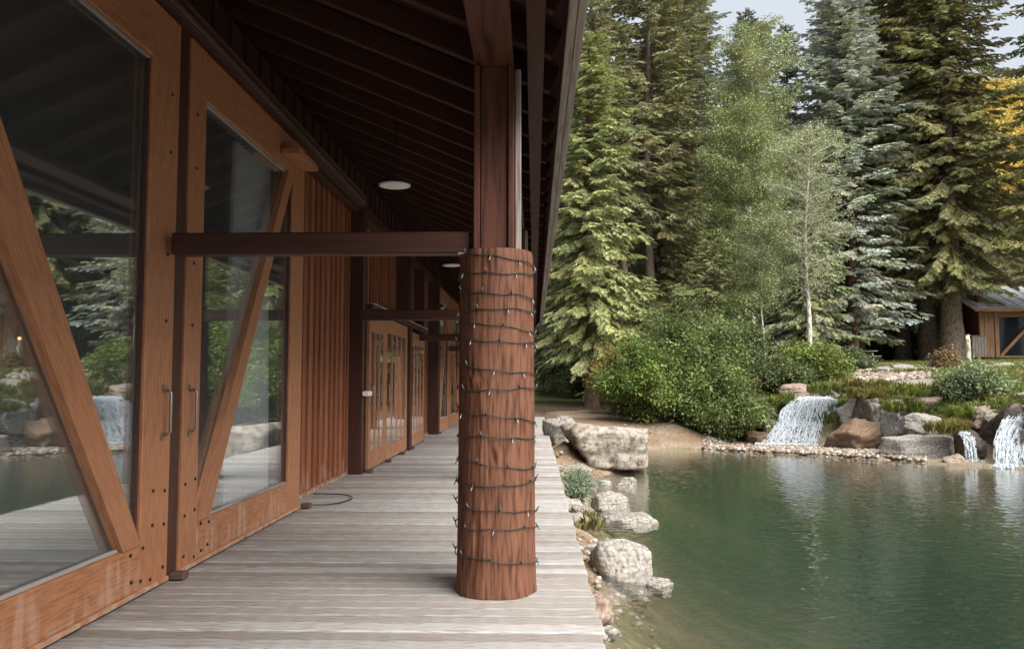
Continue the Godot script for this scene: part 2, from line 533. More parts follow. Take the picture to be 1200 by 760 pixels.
func make_ground() -> void:
	var xs := axis_steps(-320.0, 420.0, -0.5, 19.0, 0.3)
	var zs := axis_steps(-460.0, 300.0, -33.0, 0.0, 0.34)
	var b := MB.new()
	b.tinted = true
	for z in zs:
		for x in xs:
			var d := pond_d(x, z)
			var y := ground(x, z)
			var t := hills.get_noise_2d(x * 2.3 + 70.0, z * 2.3)
			var q := lumps.get_noise_2d(x * 1.5, z * 1.5)
			var s := x / maxf(1.0, -z)
			var c := Color(0.055, 0.05, 0.03)
			if d < 0.0:
				c = Color(0.20, 0.145, 0.09).lerp(Color(0.15, 0.15, 0.085), smoothstep(-0.2, 0.25, t + clampf(-d * 0.1, 0.0, 0.35) - 0.1))
				c = c.lerp(Color(0.28, 0.22, 0.15), clampf(q * 1.3, 0.0, 0.6))
			elif s > 0.24 and z < -14.0:
				var e := -z - cliff(minf(s, 0.9))
				if e < 0.3: c = Color(0.27, 0.22, 0.17)
				elif e < 2.2: c = Color(0.12, 0.11, 0.055).lerp(Color(0.2, 0.16, 0.11), smoothstep(-0.1, 0.2, q))
				elif e < 7.0 and s > 0.36 and s < 0.5: c = Color(0.34, 0.31, 0.27).lerp(Color(0.13, 0.14, 0.06), smoothstep(0.0, 0.25, t))
				elif e < 27.0: c = Color(0.16, 0.19, 0.06).lerp(Color(0.2, 0.2, 0.085), smoothstep(-0.2, 0.3, t))
				elif e > 60.0: c = Color(0.13, 0.10, 0.04).lerp(Color(0.08, 0.08, 0.035), smoothstep(-0.2, 0.3, t))
			elif d < 7.0:
				c = Color(0.24, 0.165, 0.115).lerp(Color(0.32, 0.26, 0.2), smoothstep(-0.1, 0.3, q))
			elif z < -38.0 and z > -60.0:
				c = Color(0.12, 0.15, 0.045)
			b.vert(Vector3(x, y, z), Vector3.UP, Vector2(x, z), c)
	var nx := xs.size()
	for j in zs.size() - 1:
		for i in nx - 1:
			var a := j * nx + i
			b.face(a, a + 1, a + nx + 1); b.face(a, a + nx + 1, a + nx)
	b.smooth()
	var g := put(self, "ground", b.commit(), M["ground"])
	tag(g, "sloping dirt, gravel and grass ground around and under the pond", "ground", "", "structure")

func make_pond() -> void:
	var pond := Node3D.new()
	pond.name = numbered("pond_water")
	add_child(pond)
	pond.position = Vector3(8, WATER, -8)
	tag(pond, "still green pond with fine ripples beside the boardwalk", "pond", "", "structure")
	var b := MB.new()
	var grown := Geometry2D.offset_polygon(shore, 0.45)[0] as PackedVector2Array
	var tris := Geometry2D.triangulate_polygon(grown)
	for p in grown: b.vert(Vector3(p.x, WATER, p.y), Vector3.UP, p)
	for k in tris.size() / 3: b.face(tris[k * 3], tris[k * 3 + 1], tris[k * 3 + 2])
	put(pond, "surface", b.commit(), M["water"], Vector3(0, 0, 0))
	pond.get_child(0).position = -pond.position
	var fog := FogVolume.new()
	fog.name = "water_body"
	fog.size = Vector3(17.5, 3.2, 36.5)
	var fm := FogMaterial.new()
	fm.density = 0.25
	fm.albedo = lin(0.019, 0.068, 0.046)
	fog.material = fm
	pond.add_child(fog)
	fog.position = Vector3(8.7, WATER - 0.012 - 1.6, -8.2) - pond.position

# ------------------------------------------------------------------ plants
func multi(parent: Node, called: String, mesh: Mesh, m: Material, at: Array, tint: Array) -> MultiMeshInstance3D:
	var mm := MultiMesh.new()
	mm.transform_format = MultiMesh.TRANSFORM_3D
	mm.use_colors = true
	mm.mesh = mesh
	mm.instance_count = at.size()
	for i in at.size():
		mm.set_instance_transform(i, at[i])
		mm.set_instance_color(i, tint[i])
	var o := MultiMeshInstance3D.new()
	o.name = called if parent != self else numbered(called)
	o.multimesh = mm
	o.material_override = m
	parent.add_child(o, true)
	o.set_meta("kind", "stuff")
	return o

var sprays := []
var clusters := []
var tufts := []

func make_sprays() -> void:
	for k in 4:
		var b := MB.new()
		b.tinted = true
		var pairs := 6
		var twig := func(p: Vector3, dir: Vector3, l: float) -> void:
			var a := dir.cross(Vector3.UP).normalized()
			var c := a.cross(dir).normalized()
			for e in 3:
				var an := PI * e / 3.0 + rf(-0.3, 0.3)
				var w := (a * cos(an) + c * sin(an)) * rf(0.035, 0.055)
				var mid := p + dir * l * rf(0.35, 0.55) + Vector3(0, -0.02, 0)
				var sh := rf(0.75, 1.2)
				b.blade(p, mid + w, mid - w, p + dir * l + Vector3(0, rf(-0.06, 0.0), 0), Color(sh, sh, sh))
		for i in pairs:
			var u := 0.08 + 0.8 * i / pairs
			for sg in [-1.0, 1.0]:
				var an: float = rf(0.6, 1.0) * sg
				var l := (0.5 * (1.0 - u * 0.7)) * rf(0.8, 1.2)
				twig.call(Vector3(u, -0.1 * u * u, 0), Vector3(cos(an), rf(-0.35, 0.02), sin(an)).normalized(), l)
		twig.call(Vector3(0.0, 0, 0), Vector3(1, -0.05, 0).normalized(), 0.5)
		twig.call(Vector3(0.45, -0.03, 0), Vector3(1, -0.15, 0).normalized(), 0.55)
		sprays.append(b.commit())
	for k in 3:
		var b := MB.new()
		b.tinted = true
		for i in 18:
			var p := Vector3(rf(-1, 1), rf(-1, 1), rf(-1, 1)).normalized() * rf(0.3, 1.0)
			var d := (p + Vector3(rf(-0.8, 0.8), rf(-0.8, 0.3), rf(-0.8, 0.8))).normalized()
			var w := d.cross(Vector3(rf(-0.4, 0.4), 1, rf(-0.4, 0.4))).normalized()
			var l := rf(0.26, 0.44)
			var sh := rf(0.75, 1.2)
			b.blade(p, p + d * l * 0.45 + w * l * 0.34, p + d * l * 0.45 - w * l * 0.34, p + d * l + Vector3(0, -0.05, 0), Color(sh, sh, sh))
		clusters.append(b.commit())
	for k in 3:
		var b := MB.new()
		b.tinted = true
		for i in 22:
			var an := rf(0, TAU)
			var out := Vector3(cos(an), 0, sin(an))
			var p := out * rf(0.0, 0.16)
			var h := rf(0.55, 1.0)
			var lean := rf(0.1, 0.5)
			var w := Vector3(-out.z, 0, out.x) * 0.017
			var mid := p + out * lean * 0.35 + Vector3(0, h * 0.6, 0)
			var tip := p + out * lean + Vector3(0, h * rf(0.7, 1.0), 0)
			var sh := rf(0.7, 1.25)
			b.blade(p, mid + w, mid - w, tip, Color(sh, sh, sh))
		tufts.append(b.commit())

func shade(c: Color, spread: float) -> Color:
	var k := rf(1.0 - spread, 1.0 + spread)
	return Color(c.r * k * rf(0.94, 1.06), c.g * k, c.b * k * rf(0.9, 1.1))

# conifer: whorls of branches with flat sprays of twigs
func conifer(called: String, label: String, group: String, at: Vector3, o: Dictionary) -> Node3D:
	var t := thing(called, at, label, "tree", group)
	rng.seed = o.seed
	var H: float = o.h
	var R: float = o.r
	var clear: float = o.get("clear", 1.5)
	var lean: Vector3 = o.get("lean", Vector3.ZERO)
	var c: Color = o.color * Color(2.65, 2.5, 3.0)
	var thin: float = o.get("density", 1.0)
	var droop: float = o.get("droop", 0.35)
	var spine := func(u: float) -> Vector3:
		return Vector3(lean.x * u + 0.12 * sin(u * 7.0 + o.seed), H * u, lean.z * u + 0.1 * cos(u * 6.0))
	var r0: float = o.get("trunk", H * 0.011 + 0.06)
	var b := MB.new()
	var pts := []
	var rad := []
	for i in 15:
		var u := i / 14.0
		pts.append(spine.call(u) - Vector3(0, 0.3 if i == 0 else 0.0, 0))
		rad.append(r0 * (1.0 - u * 0.93) * (1.55 if i == 0 else (1.12 if i == 1 else 1.0)))
	b.tube(pts, rad, 10)
	put(t, "trunk", b.commit(), M[o.get("bark", "bark_brown")], at)
	var limbs := MB.new()
	var where := [[], [], [], []]
	var tint := [[], [], [], []]
	var nb := int(H * 13.5 * thin)
	for i in nb:
		var u: float = lerpf(clear / H, 0.985, pow((i + rf(0, 1)) / nb, 0.92))
		var top := 1.0 - (u - clear / H) / (1.0 - clear / H)
		var L: float = R * pow(top, 0.6) * rf(0.62, 1.12) * (1.0 if top < 0.86 else lerpf(1.0, 0.72, (top - 0.86) / 0.14)) + 0.18
		var an := i * 2.39996 + rf(-0.5, 0.5)
		L *= 1.0 + 0.75 * hills.get_noise_3d(cos(an) * 7.0 + o.seed * 31.0, u * H * 1.6, sin(an) * 7.0)
		if rf(0, 1) < 0.08: L *= 0.5
		var out := Vector3(cos(an), 0, sin(an))
		var rise: float = lerpf(0.55, -droop, pow(top, 0.6)) + rf(-0.12, 0.12)
		var p0: Vector3 = spine.call(u)
		var cols := shade(c, 0.16)
		var bp := []
		var br := []
		for k in 5:
			var w := k / 4.0
			bp.append(p0 + out * L * w + Vector3(0, L * (rise * w - droop * 0.5 * w * w + droop * 0.42 * w * w * w), 0))
			br.append(lerpf(0.012 + L * 0.009, 0.006, w))
		limbs.tube(bp, br, 4)
		var step := 0.22
		var w2 := 0.22
		while w2 < 1.0:
			var f := w2 * 4.0
			var k0 := mini(int(f), 3)
			var a: Vector3 = bp[k0]
			var e: Vector3 = bp[k0 + 1]
			var p := a.lerp(e, f - k0)
			var dir := (e - a).normalized()
			for sg in [-1.0, 1.0]:
				if rf(0, 1) > 0.93 * minf(1.0, thin + 0.25): continue
				var x: Vector3 = dir.rotated(Vector3.UP, sg * rf(0.35, 1.05))
				x.y -= rf(-0.1, 0.75) * (0.4 + droop)
				x = x.normalized()
				var z := x.cross(Vector3(rf(-0.3, 0.3), 1, rf(-0.3, 0.3))).normalized()
				var y := z.cross(x)
				var s := rf(0.42, 0.76) * (0.62 + 0.38 * (1.0 - absf(w2 - 0.55)))
				if L < 1.0: s *= 0.75
				var v := rng.randi() % 4
				where[v].append(Transform3D(Basis(x * s, y * s, z * s), p + Vector3(0, rf(-0.16, 0.08), 0)))
				tint[v].append(shade(cols, 0.12))
			w2 += step / maxf(L, 0.5)
		var tipd: Vector3 = (bp[4] - bp[3]).normalized()
		var zt: Vector3 = tipd.cross(Vector3.UP).normalized()
		var st := rf(0.5, 0.75) if L > 0.8 else 0.45
		where[0].append(Transform3D(Basis(tipd * st, zt.cross(tipd) * st, zt * st), bp[4] - tipd * 0.15))
		tint[0].append(shade(cols, 0.12))
	put(t, "limbs", limbs.commit(), M[o.get("bark", "bark_brown")], at).set_meta("kind", "stuff")
	for v in 4:
		multi(t, "crown", sprays[v], M["needles"], where[v], tint[v])
	return t

# broadleaf tree: pale trunk, ascending limbs, leaves gathered round the twigs
func broadleaf(called: String, label: String, group: String, at: Vector3, o: Dictionary) -> Node3D:
	var t := thing(called, at, label, o.get("category", "tree"), group)
	rng.seed = o.seed
	var H: float = o.h
	var R: float = o.r
	var clear: float = o.get("clear", 2.0)
	var c: Color = o.color
	var bend := Vector3(rf(-0.4, 0.4), 0, rf(-0.4, 0.4))
	var spine := func(u: float) -> Vector3:
		return Vector3(bend.x * u * u + 0.07 * sin(u * 9.0), H * u, bend.z * u * u)
	var r0: float = o.get("trunk", 0.12)
	var b := MB.new()
	var pts := []
	var rad := []
	for i in 13:
		var u := i / 12.0
		pts.append(spine.call(u) - Vector3(0, 0.2 if i == 0 else 0.0, 0))
		rad.append(r0 * (1.0 - u * 0.9) * (1.3 if i == 0 else 1.0))
	b.tube(pts, rad, 9)
	put(t, "trunk", b.commit(), M["bark_white"], at)
	var limbs := MB.new()
	var where := [[], [], []]
	var tint := [[], [], []]
	var nb: int = o.get("limbs", 46)
	for i in nb:
		var u: float = lerpf(clear / H, 0.97, (i + rf(0, 1)) / nb)
		var top := 1.0 - (u - clear / H) / (1.0 - clear / H)
		var L: float = R * rf(0.7, 1.1) * (pow(sin(PI * clampf(0.12 + 0.82 * top, 0, 1)), 0.7)) + 0.3
		var an := i * 2.39996 + rf(-0.6, 0.6)
		var dir := Vector3(cos(an), rf(0.35, 0.9), sin(an)).normalized()
		var p0: Vector3 = spine.call(u)
		var bp := []
		var br := []
		for k in 4:
			var w := k / 3.0
			bp.append(p0 + dir * L * w + Vector3(rf(-0.06, 0.06), -0.22 * L * w * w, rf(-0.06, 0.06)))
			br.append(lerpf(0.014 + L * 0.008, 0.006, w))
		limbs.tube(bp, br, 4)
		var cl := shade(c, 0.18)
		var many := int(o.get("leafy", 16.0) * (0.5 + L / R))
		for j in many:
			var w := pow(rf(0.05, 1.0), 0.7)
			var f := w * 3.0
			var k0 := mini(int(f), 2)
			var p: Vector3 = (bp[k0] as Vector3).lerp(bp[k0 + 1], f - k0)
			p += Vector3(rf(-1, 1), rf(-0.9, 0.7), rf(-1, 1)) * 0.42 * (0.5 + w * 0.6)
			var s: float = rf(0.7, 1.25) * o.get("leaf", 0.2)
			var v := rng.randi() % 3
			where[v].append(Transform3D(Basis.from_euler(Vector3(rf(-0.5, 0.5), rf(0, TAU), rf(-0.5, 0.5))).scaled(Vector3(s, s, s)), p))
			tint[v].append(shade(cl, 0.14))
	put(t, "limbs", limbs.commit(), M["bark_white"], at).set_meta("kind", "stuff")
	for v in 3:
		multi(t, "crown", clusters[v], M["leaves"], where[v], tint[v])
	return t

# shrub: arching stems from the ground, leaves in lobes
func shrub(called: String, label: String, group: String, at: Vector3, o: Dictionary) -> Node3D:
	var t := thing(called, at, label, o.get("category", "shrub"), group)
	rng.seed = o.seed
	var H: float = o.h
	var R: float = o.r
	var c: Color = o.color
	var stems := MB.new()
	var where := [[], [], []]
	var tint := [[], [], []]
	var nb: int = o.get("stems", 26)
	for i in nb:
		var an := i * 2.39996 + rf(-0.4, 0.4)
		var out := sqrt((i + 0.5) / nb)
		var tip := Vector3(cos(an) * R * out * rf(0.8, 1.1), H * (1.0 - 0.55 * out * out) * rf(0.5, 1.15), sin(an) * R * out * rf(0.8, 1.1))
		var root := Vector3(cos(an), 0, sin(an)) * R * 0.25 * out + Vector3(0, -0.12, 0)
		var mid := root.lerp(tip, 0.5) + Vector3(0, H * 0.16, 0)
		var bp := [root, root.lerp(mid, 0.55) + Vector3(0, H * 0.04, 0), mid, mid.lerp(tip, 0.55) + Vector3(0, H * 0.05, 0), tip]
		var k := 0.008 + H * 0.0035
		stems.tube(bp, [k, k * 0.85, k * 0.7, k * 0.5, k * 0.3], 4)
		var cl := shade(c, 0.34)
		for j in int(o.get("leafy", 34)):
			var w := pow(rf(0.0, 1.0), 0.55)
			var f := w * 4.0
			var k0 := mini(int(f), 3)
			var p: Vector3 = (bp[k0] as Vector3).lerp(bp[k0 + 1], f - k0)
			p += Vector3(rf(-1, 1), rf(-0.8, 0.6), rf(-1, 1)) * (0.14 + R * 0.12)
			p.y = maxf(p.y, 0.03)
			var s: float = rf(0.55, 1.45) * o.get("leaf", 0.2)
			var v := rng.randi() % 3
			where[v].append(Transform3D(Basis.from_euler(Vector3(rf(-0.6, 0.6), rf(0, TAU), rf(-0.6, 0.6))).scaled(Vector3(s, s, s)), p))
			tint[v].append(shade(cl, 0.15))
	put(t, "stems", stems.commit(), M["bark_brown"], at).set_meta("kind", "stuff")
	for v in 3:
		multi(t, "foliage", clusters[v], M["leaves"], where[v], tint[v])
	return t

func again(o: Node3D, at: Vector3, turn: float, k: float, label: String, group := "") -> Node3D:
	var c: Node3D = o.duplicate()
	c.name = numbered(String(o.name).rstrip("0123456789").trim_suffix("_"))
	add_child(c)
	c.position = at
	c.rotation.y = turn
	c.scale = Vector3(k, k * rf(0.94, 1.06), k)
	c.set_meta("label", label)
	if group != "": c.set_meta("group", group)
	return c

func on(x: float, z: float) -> Vector3:
	return Vector3(x, ground(x, z), z)

func make_trees() -> void:
	var olive := Color(0.145, 0.15, 0.06)
	var deep := Color(0.12, 0.135, 0.06)
	var fresh := Color(0.155, 0.175, 0.065)
	var blue := Color(0.22, 0.245, 0.168)
	conifer("spruce_tree", "droopy yellow-green spruce at the far end of the boardwalk with bare lower trunk", "", on(2.3, -35), {"seed": 1, "h": 16.0, "r": 2.9, "clear": 2.6, "color": fresh, "droop": 0.5, "trunk": 0.24, "bark": "bark_brown"})
	conifer("fir_tree", "tall sparse fir with straight bare greyish trunk behind the big green shrub", "", on(5.9, -42), {"seed": 2, "h": 28.0, "r": 3.8, "clear": 8.5, "color": Color(0.14, 0.145, 0.065), "density": 0.66, "droop": 0.3, "trunk": 0.3, "bark": "bark_grey"})
	conifer("fir_tree", "thin fir with a leaning trunk beside the tall bare-trunked fir", "", on(5.2, -39.5), {"seed": 3, "h": 21.0, "r": 2.6, "clear": 8.0, "color": Color(0.13, 0.14, 0.06), "density": 0.5, "droop": 0.35, "trunk": 0.2, "lean": Vector3(-2.6, 0, 0), "bark": "bark_grey"})
	conifer("fir_tree", "slender fir with thin top showing against the eave board", "", on(3.6, -50), {"seed": 4, "h": 29.0, "r": 3.4, "clear": 3.0, "color": Color(0.12, 0.135, 0.065), "density": 0.7, "droop": 0.25, "bark": "bark_brown"})
	conifer("blue_spruce", "big silvery blue spruce behind the white-trunked birch", "", on(18.2, -48), {"seed": 5, "h": 27.0, "r": 4.1, "clear": 1.8, "color": blue, "density": 1.15, "droop": 0.22, "trunk": 0.34, "bark": "bark_brown"})
	conifer("blue_spruce", "grey-blue spruce rising behind the pale green aspen", "", on(10.6, -55), {"seed": 6, "h": 31.0, "r": 4.0, "clear": 2.0, "color": Color(0.17, 0.19, 0.128), "density": 0.85, "droop": 0.28})
	conifer("spruce_tree", "dark pointed spruce whose tip shows in the gap of sky", "", on(16.0, -62), {"seed": 7, "h": 26.5, "r": 3.0, "clear": 2.0, "color": Color(0.10, 0.115, 0.07), "droop": 0.25})
	conifer("spruce_tree", "narrow dark spruce close beside the blue spruce", "", on(18.4, -60), {"seed": 8, "h": 24.5, "r": 2.6, "clear": 2.0, "color": Color(0.105, 0.12, 0.075), "droop": 0.25})
	var s1 := conifer("spruce_tree", "olive spruce with thick trunk standing on the lawn by the picnic table", "", on(23.2, -53), {"seed": 9, "h": 31.0, "r": 4.6, "clear": 4.6, "density": 1.1, "color": olive, "droop": 0.42, "trunk": 0.42, "bark": "bark_grey"})
	var s2 := conifer("spruce_tree", "large olive spruce with flared trunk on the lawn, middle one of three beside the cabin", "", on(23.8, -50.5), {"seed": 10, "h": 32.0, "r": 4.8, "clear": 4.6, "density": 1.15, "color": Color(0.155, 0.155, 0.062), "droop": 0.45, "trunk": 0.48, "bark": "bark_grey", "lean": Vector3(-0.8, 0, 0)})
	conifer("spruce_tree", "stout spruce with wide grey trunk right at the corner of the cabin", "", on(24.1, -48.4), {"seed": 11, "h": 33.0, "r": 5.0, "clear": 5.0, "density": 1.15, "color": Color(0.145, 0.15, 0.06), "droop": 0.42, "trunk": 0.55, "bark": "bark_grey"})
	conifer("spruce_tree", "spreading spruce whose boughs hang over the cabin roof", "", on(29.6, -44), {"seed": 12, "h": 27.0, "r": 5.6, "clear": 6.3, "density": 1.15, "color": Color(0.155, 0.16, 0.062), "droop": 0.38, "trunk": 0.4, "bark": "bark_grey"})
	conifer("spruce_tree", "small spruce with a bare trunk behind the picnic table", "", on(19.6, -51), {"seed": 13, "h": 20.0, "r": 3.0, "clear": 2.6, "color": deep, "droop": 0.4, "trunk": 0.3})
	conifer("spruce_tree", "bushy spruce close behind the droopy yellow-green spruce", "", on(1.2, -45), {"seed": 14, "h": 15.0, "r": 3.4, "clear": 1.0, "color": deep, "droop": 0.4})

	broadleaf("aspen_tree", "tall pale green aspen between the firs and the blue spruce", "", on(10.4, -40), {"seed": 21, "h": 17.0, "r": 2.5, "clear": 3.0, "color": Color(0.29, 0.325, 0.155), "limbs": 80, "leafy": 30.0, "leaf": 0.25, "trunk": 0.14})
	broadleaf("aspen_tree", "slimmer light green aspen leaning out beside the tall pale aspen", "", on(9.0, -37), {"seed": 22, "h": 12.0, "r": 1.9, "clear": 3.2, "color": Color(0.24, 0.275, 0.115), "limbs": 54, "leafy": 36.0, "leaf": 0.22, "trunk": 0.09})
	broadleaf("birch_tree", "slender birch with clean white trunk and pale leaves above the waterfall", "", on(10.45, -32), {"seed": 23, "h": 9.9, "r": 2.1, "clear": 3.2, "color": Color(0.34, 0.365, 0.215), "limbs": 50, "leafy": 24.0, "leaf": 0.16, "trunk": 0.11})
	broadleaf("birch_tree", "thin white-stemmed birch at the edge of the big green shrub", "", on(8.6, -31.5), {"seed": 24, "h": 6.2, "r": 1.2, "clear": 2.8, "color": Color(0.2, 0.235, 0.11), "limbs": 26, "leafy": 24.0, "leaf": 0.17, "trunk": 0.05})

	# more conifers that close the wall of trees beyond the pond
	var fill := [
		["middling olive fir just behind the leaning fir", 6.9, -45.0, 22.0, 3.6, 2.0, Color(0.15, 0.16, 0.07), 0.9],
		["bushy fir filling the gap between the firs and the pale aspen", 8.6, -47.0, 25.0, 3.8, 1.5, Color(0.13, 0.145, 0.065), 0.9],
		["young yellow-green spruce at the foot of the bare-trunked fir", 4.6, -37.0, 5.5, 1.8, 0.5, Color(0.16, 0.175, 0.06), 1.0],
		["young olive spruce close behind the bank thicket", 7.6, -35.0, 6.0, 1.8, 0.5, Color(0.15, 0.165, 0.065), 1.0],
		["broad fir behind the tall pale aspen", 13.2, -50.0, 21.0, 3.6, 1.2, Color(0.12, 0.14, 0.065), 0.95],
		["grey-green spruce growing between birch and blue spruce", 14.6, -45.0, 13.0, 2.8, 1.2, Color(0.15, 0.17, 0.085), 1.0],
		["olive spruce between the blue spruce and the lawn spruces", 20.8, -57.0, 25.0, 4.0, 2.4, Color(0.125, 0.13, 0.055), 1.0],
		["shaggy olive spruce rising behind the cabin corner", 27.2, -56.0, 16.0, 3.8, 3.0, Color(0.12, 0.125, 0.05), 1.0],
		["slim fir rising right behind the droopy spruce", 3.0, -41.0, 19.0, 2.8, 1.5, Color(0.13, 0.145, 0.06), 0.9],
	]
	var fi := 0
	for e in fill:
		fi += 1
		conifer("spruce_tree", e[0], "", on(e[1], e[2]), {"seed": 50 + fi, "h": e[3], "r": e[4], "clear": e[5], "color": e[6], "density": e[7], "droop": 0.38, "bark": "bark_grey"})

	# wood behind: dark conifers in rows
	var proto := [
		conifer("forest_spruce", "conifer in the first row of the wood behind the lawn", "conifers of the wood behind", on(-2.0, -66), {"seed": 31, "h": 24.0, "r": 3.6, "clear": 0.8, "color": Color(0.115, 0.125, 0.065), "droop": 0.35}),
		conifer("forest_spruce", "conifer in the first row of the wood behind the lawn", "conifers of the wood behind", on(6.0, -64), {"seed": 32, "h": 22.0, "r": 3.9, "clear": 0.6, "color": Color(0.125, 0.13, 0.062), "droop": 0.4}),
		conifer("forest_spruce", "conifer in the first row of the wood behind the lawn", "conifers of the wood behind", on(30.0, -66), {"seed": 33, "h": 25.0, "r": 3.8, "clear": 0.8, "color": Color(0.13, 0.135, 0.07), "droop": 0.3}),
	]
	rng.seed = 77
	for row in 3:
		for k in 15:
			var z := -62.0 - row * 9.0 - rf(-2.5, 2.5)
			var x := -9.0 + k * 4.6 + row * 2.0 + rf(-1.4, 1.4)
			var s := x / -z
			if row > 0 and s > 0.42: continue
			var size := rf(0.8, 1.05)
			if s > 0.22 and s < 0.34: size = rf(0.68, 0.8)
			if s > 0.45: size = rf(0.5, 0.66)
			again(proto[k % 3], on(x, z), rf(0, TAU), size, ["conifer in the first row of the wood behind the lawn", "conifer in the second row of the wood behind the lawn", "conifer in the hindmost row of the wood behind the lawn"][row], "conifers of the wood behind")

func make_shrubs() -> void:
	var g := Color(0.135, 0.175, 0.055)
	var g2 := Color(0.125, 0.16, 0.06)
	var list := [
		["tall rounded green shrub on the bank, the one nearest the end of the boardwalk", 3.6, -27.6, 2.7, 1.7, Color(0.13, 0.18, 0.04), 34],
		["highest leafy green shrub of the bank thicket between boardwalk end and waterfall", 5.2, -29.0, 4.2, 2.2, g, 46],
		["dense green shrub of the bank thicket overhanging the pond edge", 5.9, -26.9, 2.6, 1.6, g, 34],
		["dense darker green shrub standing behind the bank thicket", 6.9, -30.2, 3.6, 1.8, g2, 40],
		["green shrub with low branches just beside the wide waterfall", 6.7, -27.9, 1.9, 1.1, Color(0.14, 0.175, 0.05), 24],
		["autumn-tinged low shrub between the droopy spruce and the thicket", 3.2, -30.5, 2.6, 1.3, Color(0.19, 0.15, 0.04), 22],
		["yellow-green shrub at the foot of the white-trunked birch", 10.0, -30.2, 1.5, 1.3, Color(0.16, 0.20, 0.05), 24],
		["grey-green bushy shrub on the plateau above the wide waterfall", 8.9, -29.6, 1.3, 1.1, Color(0.135, 0.165, 0.065), 22],
		["low dark shrub at the edge of the gravel on the plateau", 13.2, -35.5, 0.9, 1.3, Color(0.11, 0.135, 0.06), 20],
		["broad-leaved round bush growing among the boulders above the pond", 12.2, -23.5, 1.0, 0.9, Color(0.20, 0.24, 0.11), 26],
		["rusty seed-headed weed clump beside the wooden path light", 16.45, -33.8, 0.7, 0.5, Color(0.22, 0.145, 0.07), 16],
		["tangled shrub at the forest edge behind the picnic table", 17.0, -54.0, 2.0, 2.2, Color(0.12, 0.15, 0.055), 26],
		["leafy undergrowth shrub behind the three lawn spruces", 23.5, -56.0, 2.2, 2.6, Color(0.12, 0.15, 0.055), 28],
		["undergrowth shrub behind the droopy spruce", 2.6, -41.0, 2.2, 2.0, Color(0.12, 0.15, 0.055), 28],
	]
	var i := 0
	for e in list:
		i += 1
		shrub("leafy_shrub", e[0], "", on(e[1], e[2]), {"seed": 100 + i, "h": e[3], "r": e[4], "color": e[5], "stems": e[6], "leafy": 36 if e[4] > 1.2 else 26, "leaf": 0.23 if e[4] > 1.2 else 0.19})
	var p := shrub("bank_plant", "bluish broad-leaved plant growing against the boardwalk edge", "", on(0.66, -13.6), {"seed": 140, "h": 0.42, "r": 0.34, "color": Color(0.16, 0.21, 0.13), "stems": 16, "leafy": 12, "leaf": 0.075, "category": "plant"})
	p.position.y = maxf(p.position.y, -0.5)
	shrub("bank_plant", "small green plant on the bank close behind the bluish one", "", on(0.8, -15.6), {"seed": 141, "h": 0.35, "r": 0.4, "color": Color(0.12, 0.17, 0.06), "stems": 14, "leafy": 10, "leaf": 0.07, "category": "plant"})

	# dense dark undergrowth at the edge of the wood
	rng.seed = 501
	var at := []
	var tint := []
	for k in 2600:
		var z := rf(-57.0, -64.0)
		var x := rf(-6.0, 46.0)
		var q := on(x, z) + Vector3(0, pow(rf(0, 1), 1.6) * 3.0, 0)
		var s := rf(0.35, 0.7)
		at.append(Transform3D(Basis.from_euler(Vector3(rf(-0.5, 0.5), rf(0, TAU), 0)).scaled(Vector3(s, s, s)), q))
		tint.append(shade(Color(0.12, 0.145, 0.055), 0.25))
	tag(multi(self, "undergrowth", clusters[0], M["leaves"], at, tint), "dark tangled undergrowth along the edge of the wood", "undergrowth", "", "stuff")

	# autumn aspens far up the hillside, sunlight on them painted into the leaf gold
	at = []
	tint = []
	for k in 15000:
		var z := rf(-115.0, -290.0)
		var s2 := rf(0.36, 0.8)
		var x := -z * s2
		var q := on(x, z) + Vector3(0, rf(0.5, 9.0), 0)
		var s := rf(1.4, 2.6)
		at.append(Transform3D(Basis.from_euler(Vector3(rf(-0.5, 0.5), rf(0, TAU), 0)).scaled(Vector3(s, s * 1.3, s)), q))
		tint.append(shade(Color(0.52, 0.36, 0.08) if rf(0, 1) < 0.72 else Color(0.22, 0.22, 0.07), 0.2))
	tag(multi(self, "hillside_aspen_wood", clusters[1], M["leaves"], at, tint), "autumn aspen wood covering the far hillside, sunlight painted into its golden leaves", "woods", "", "stuff")

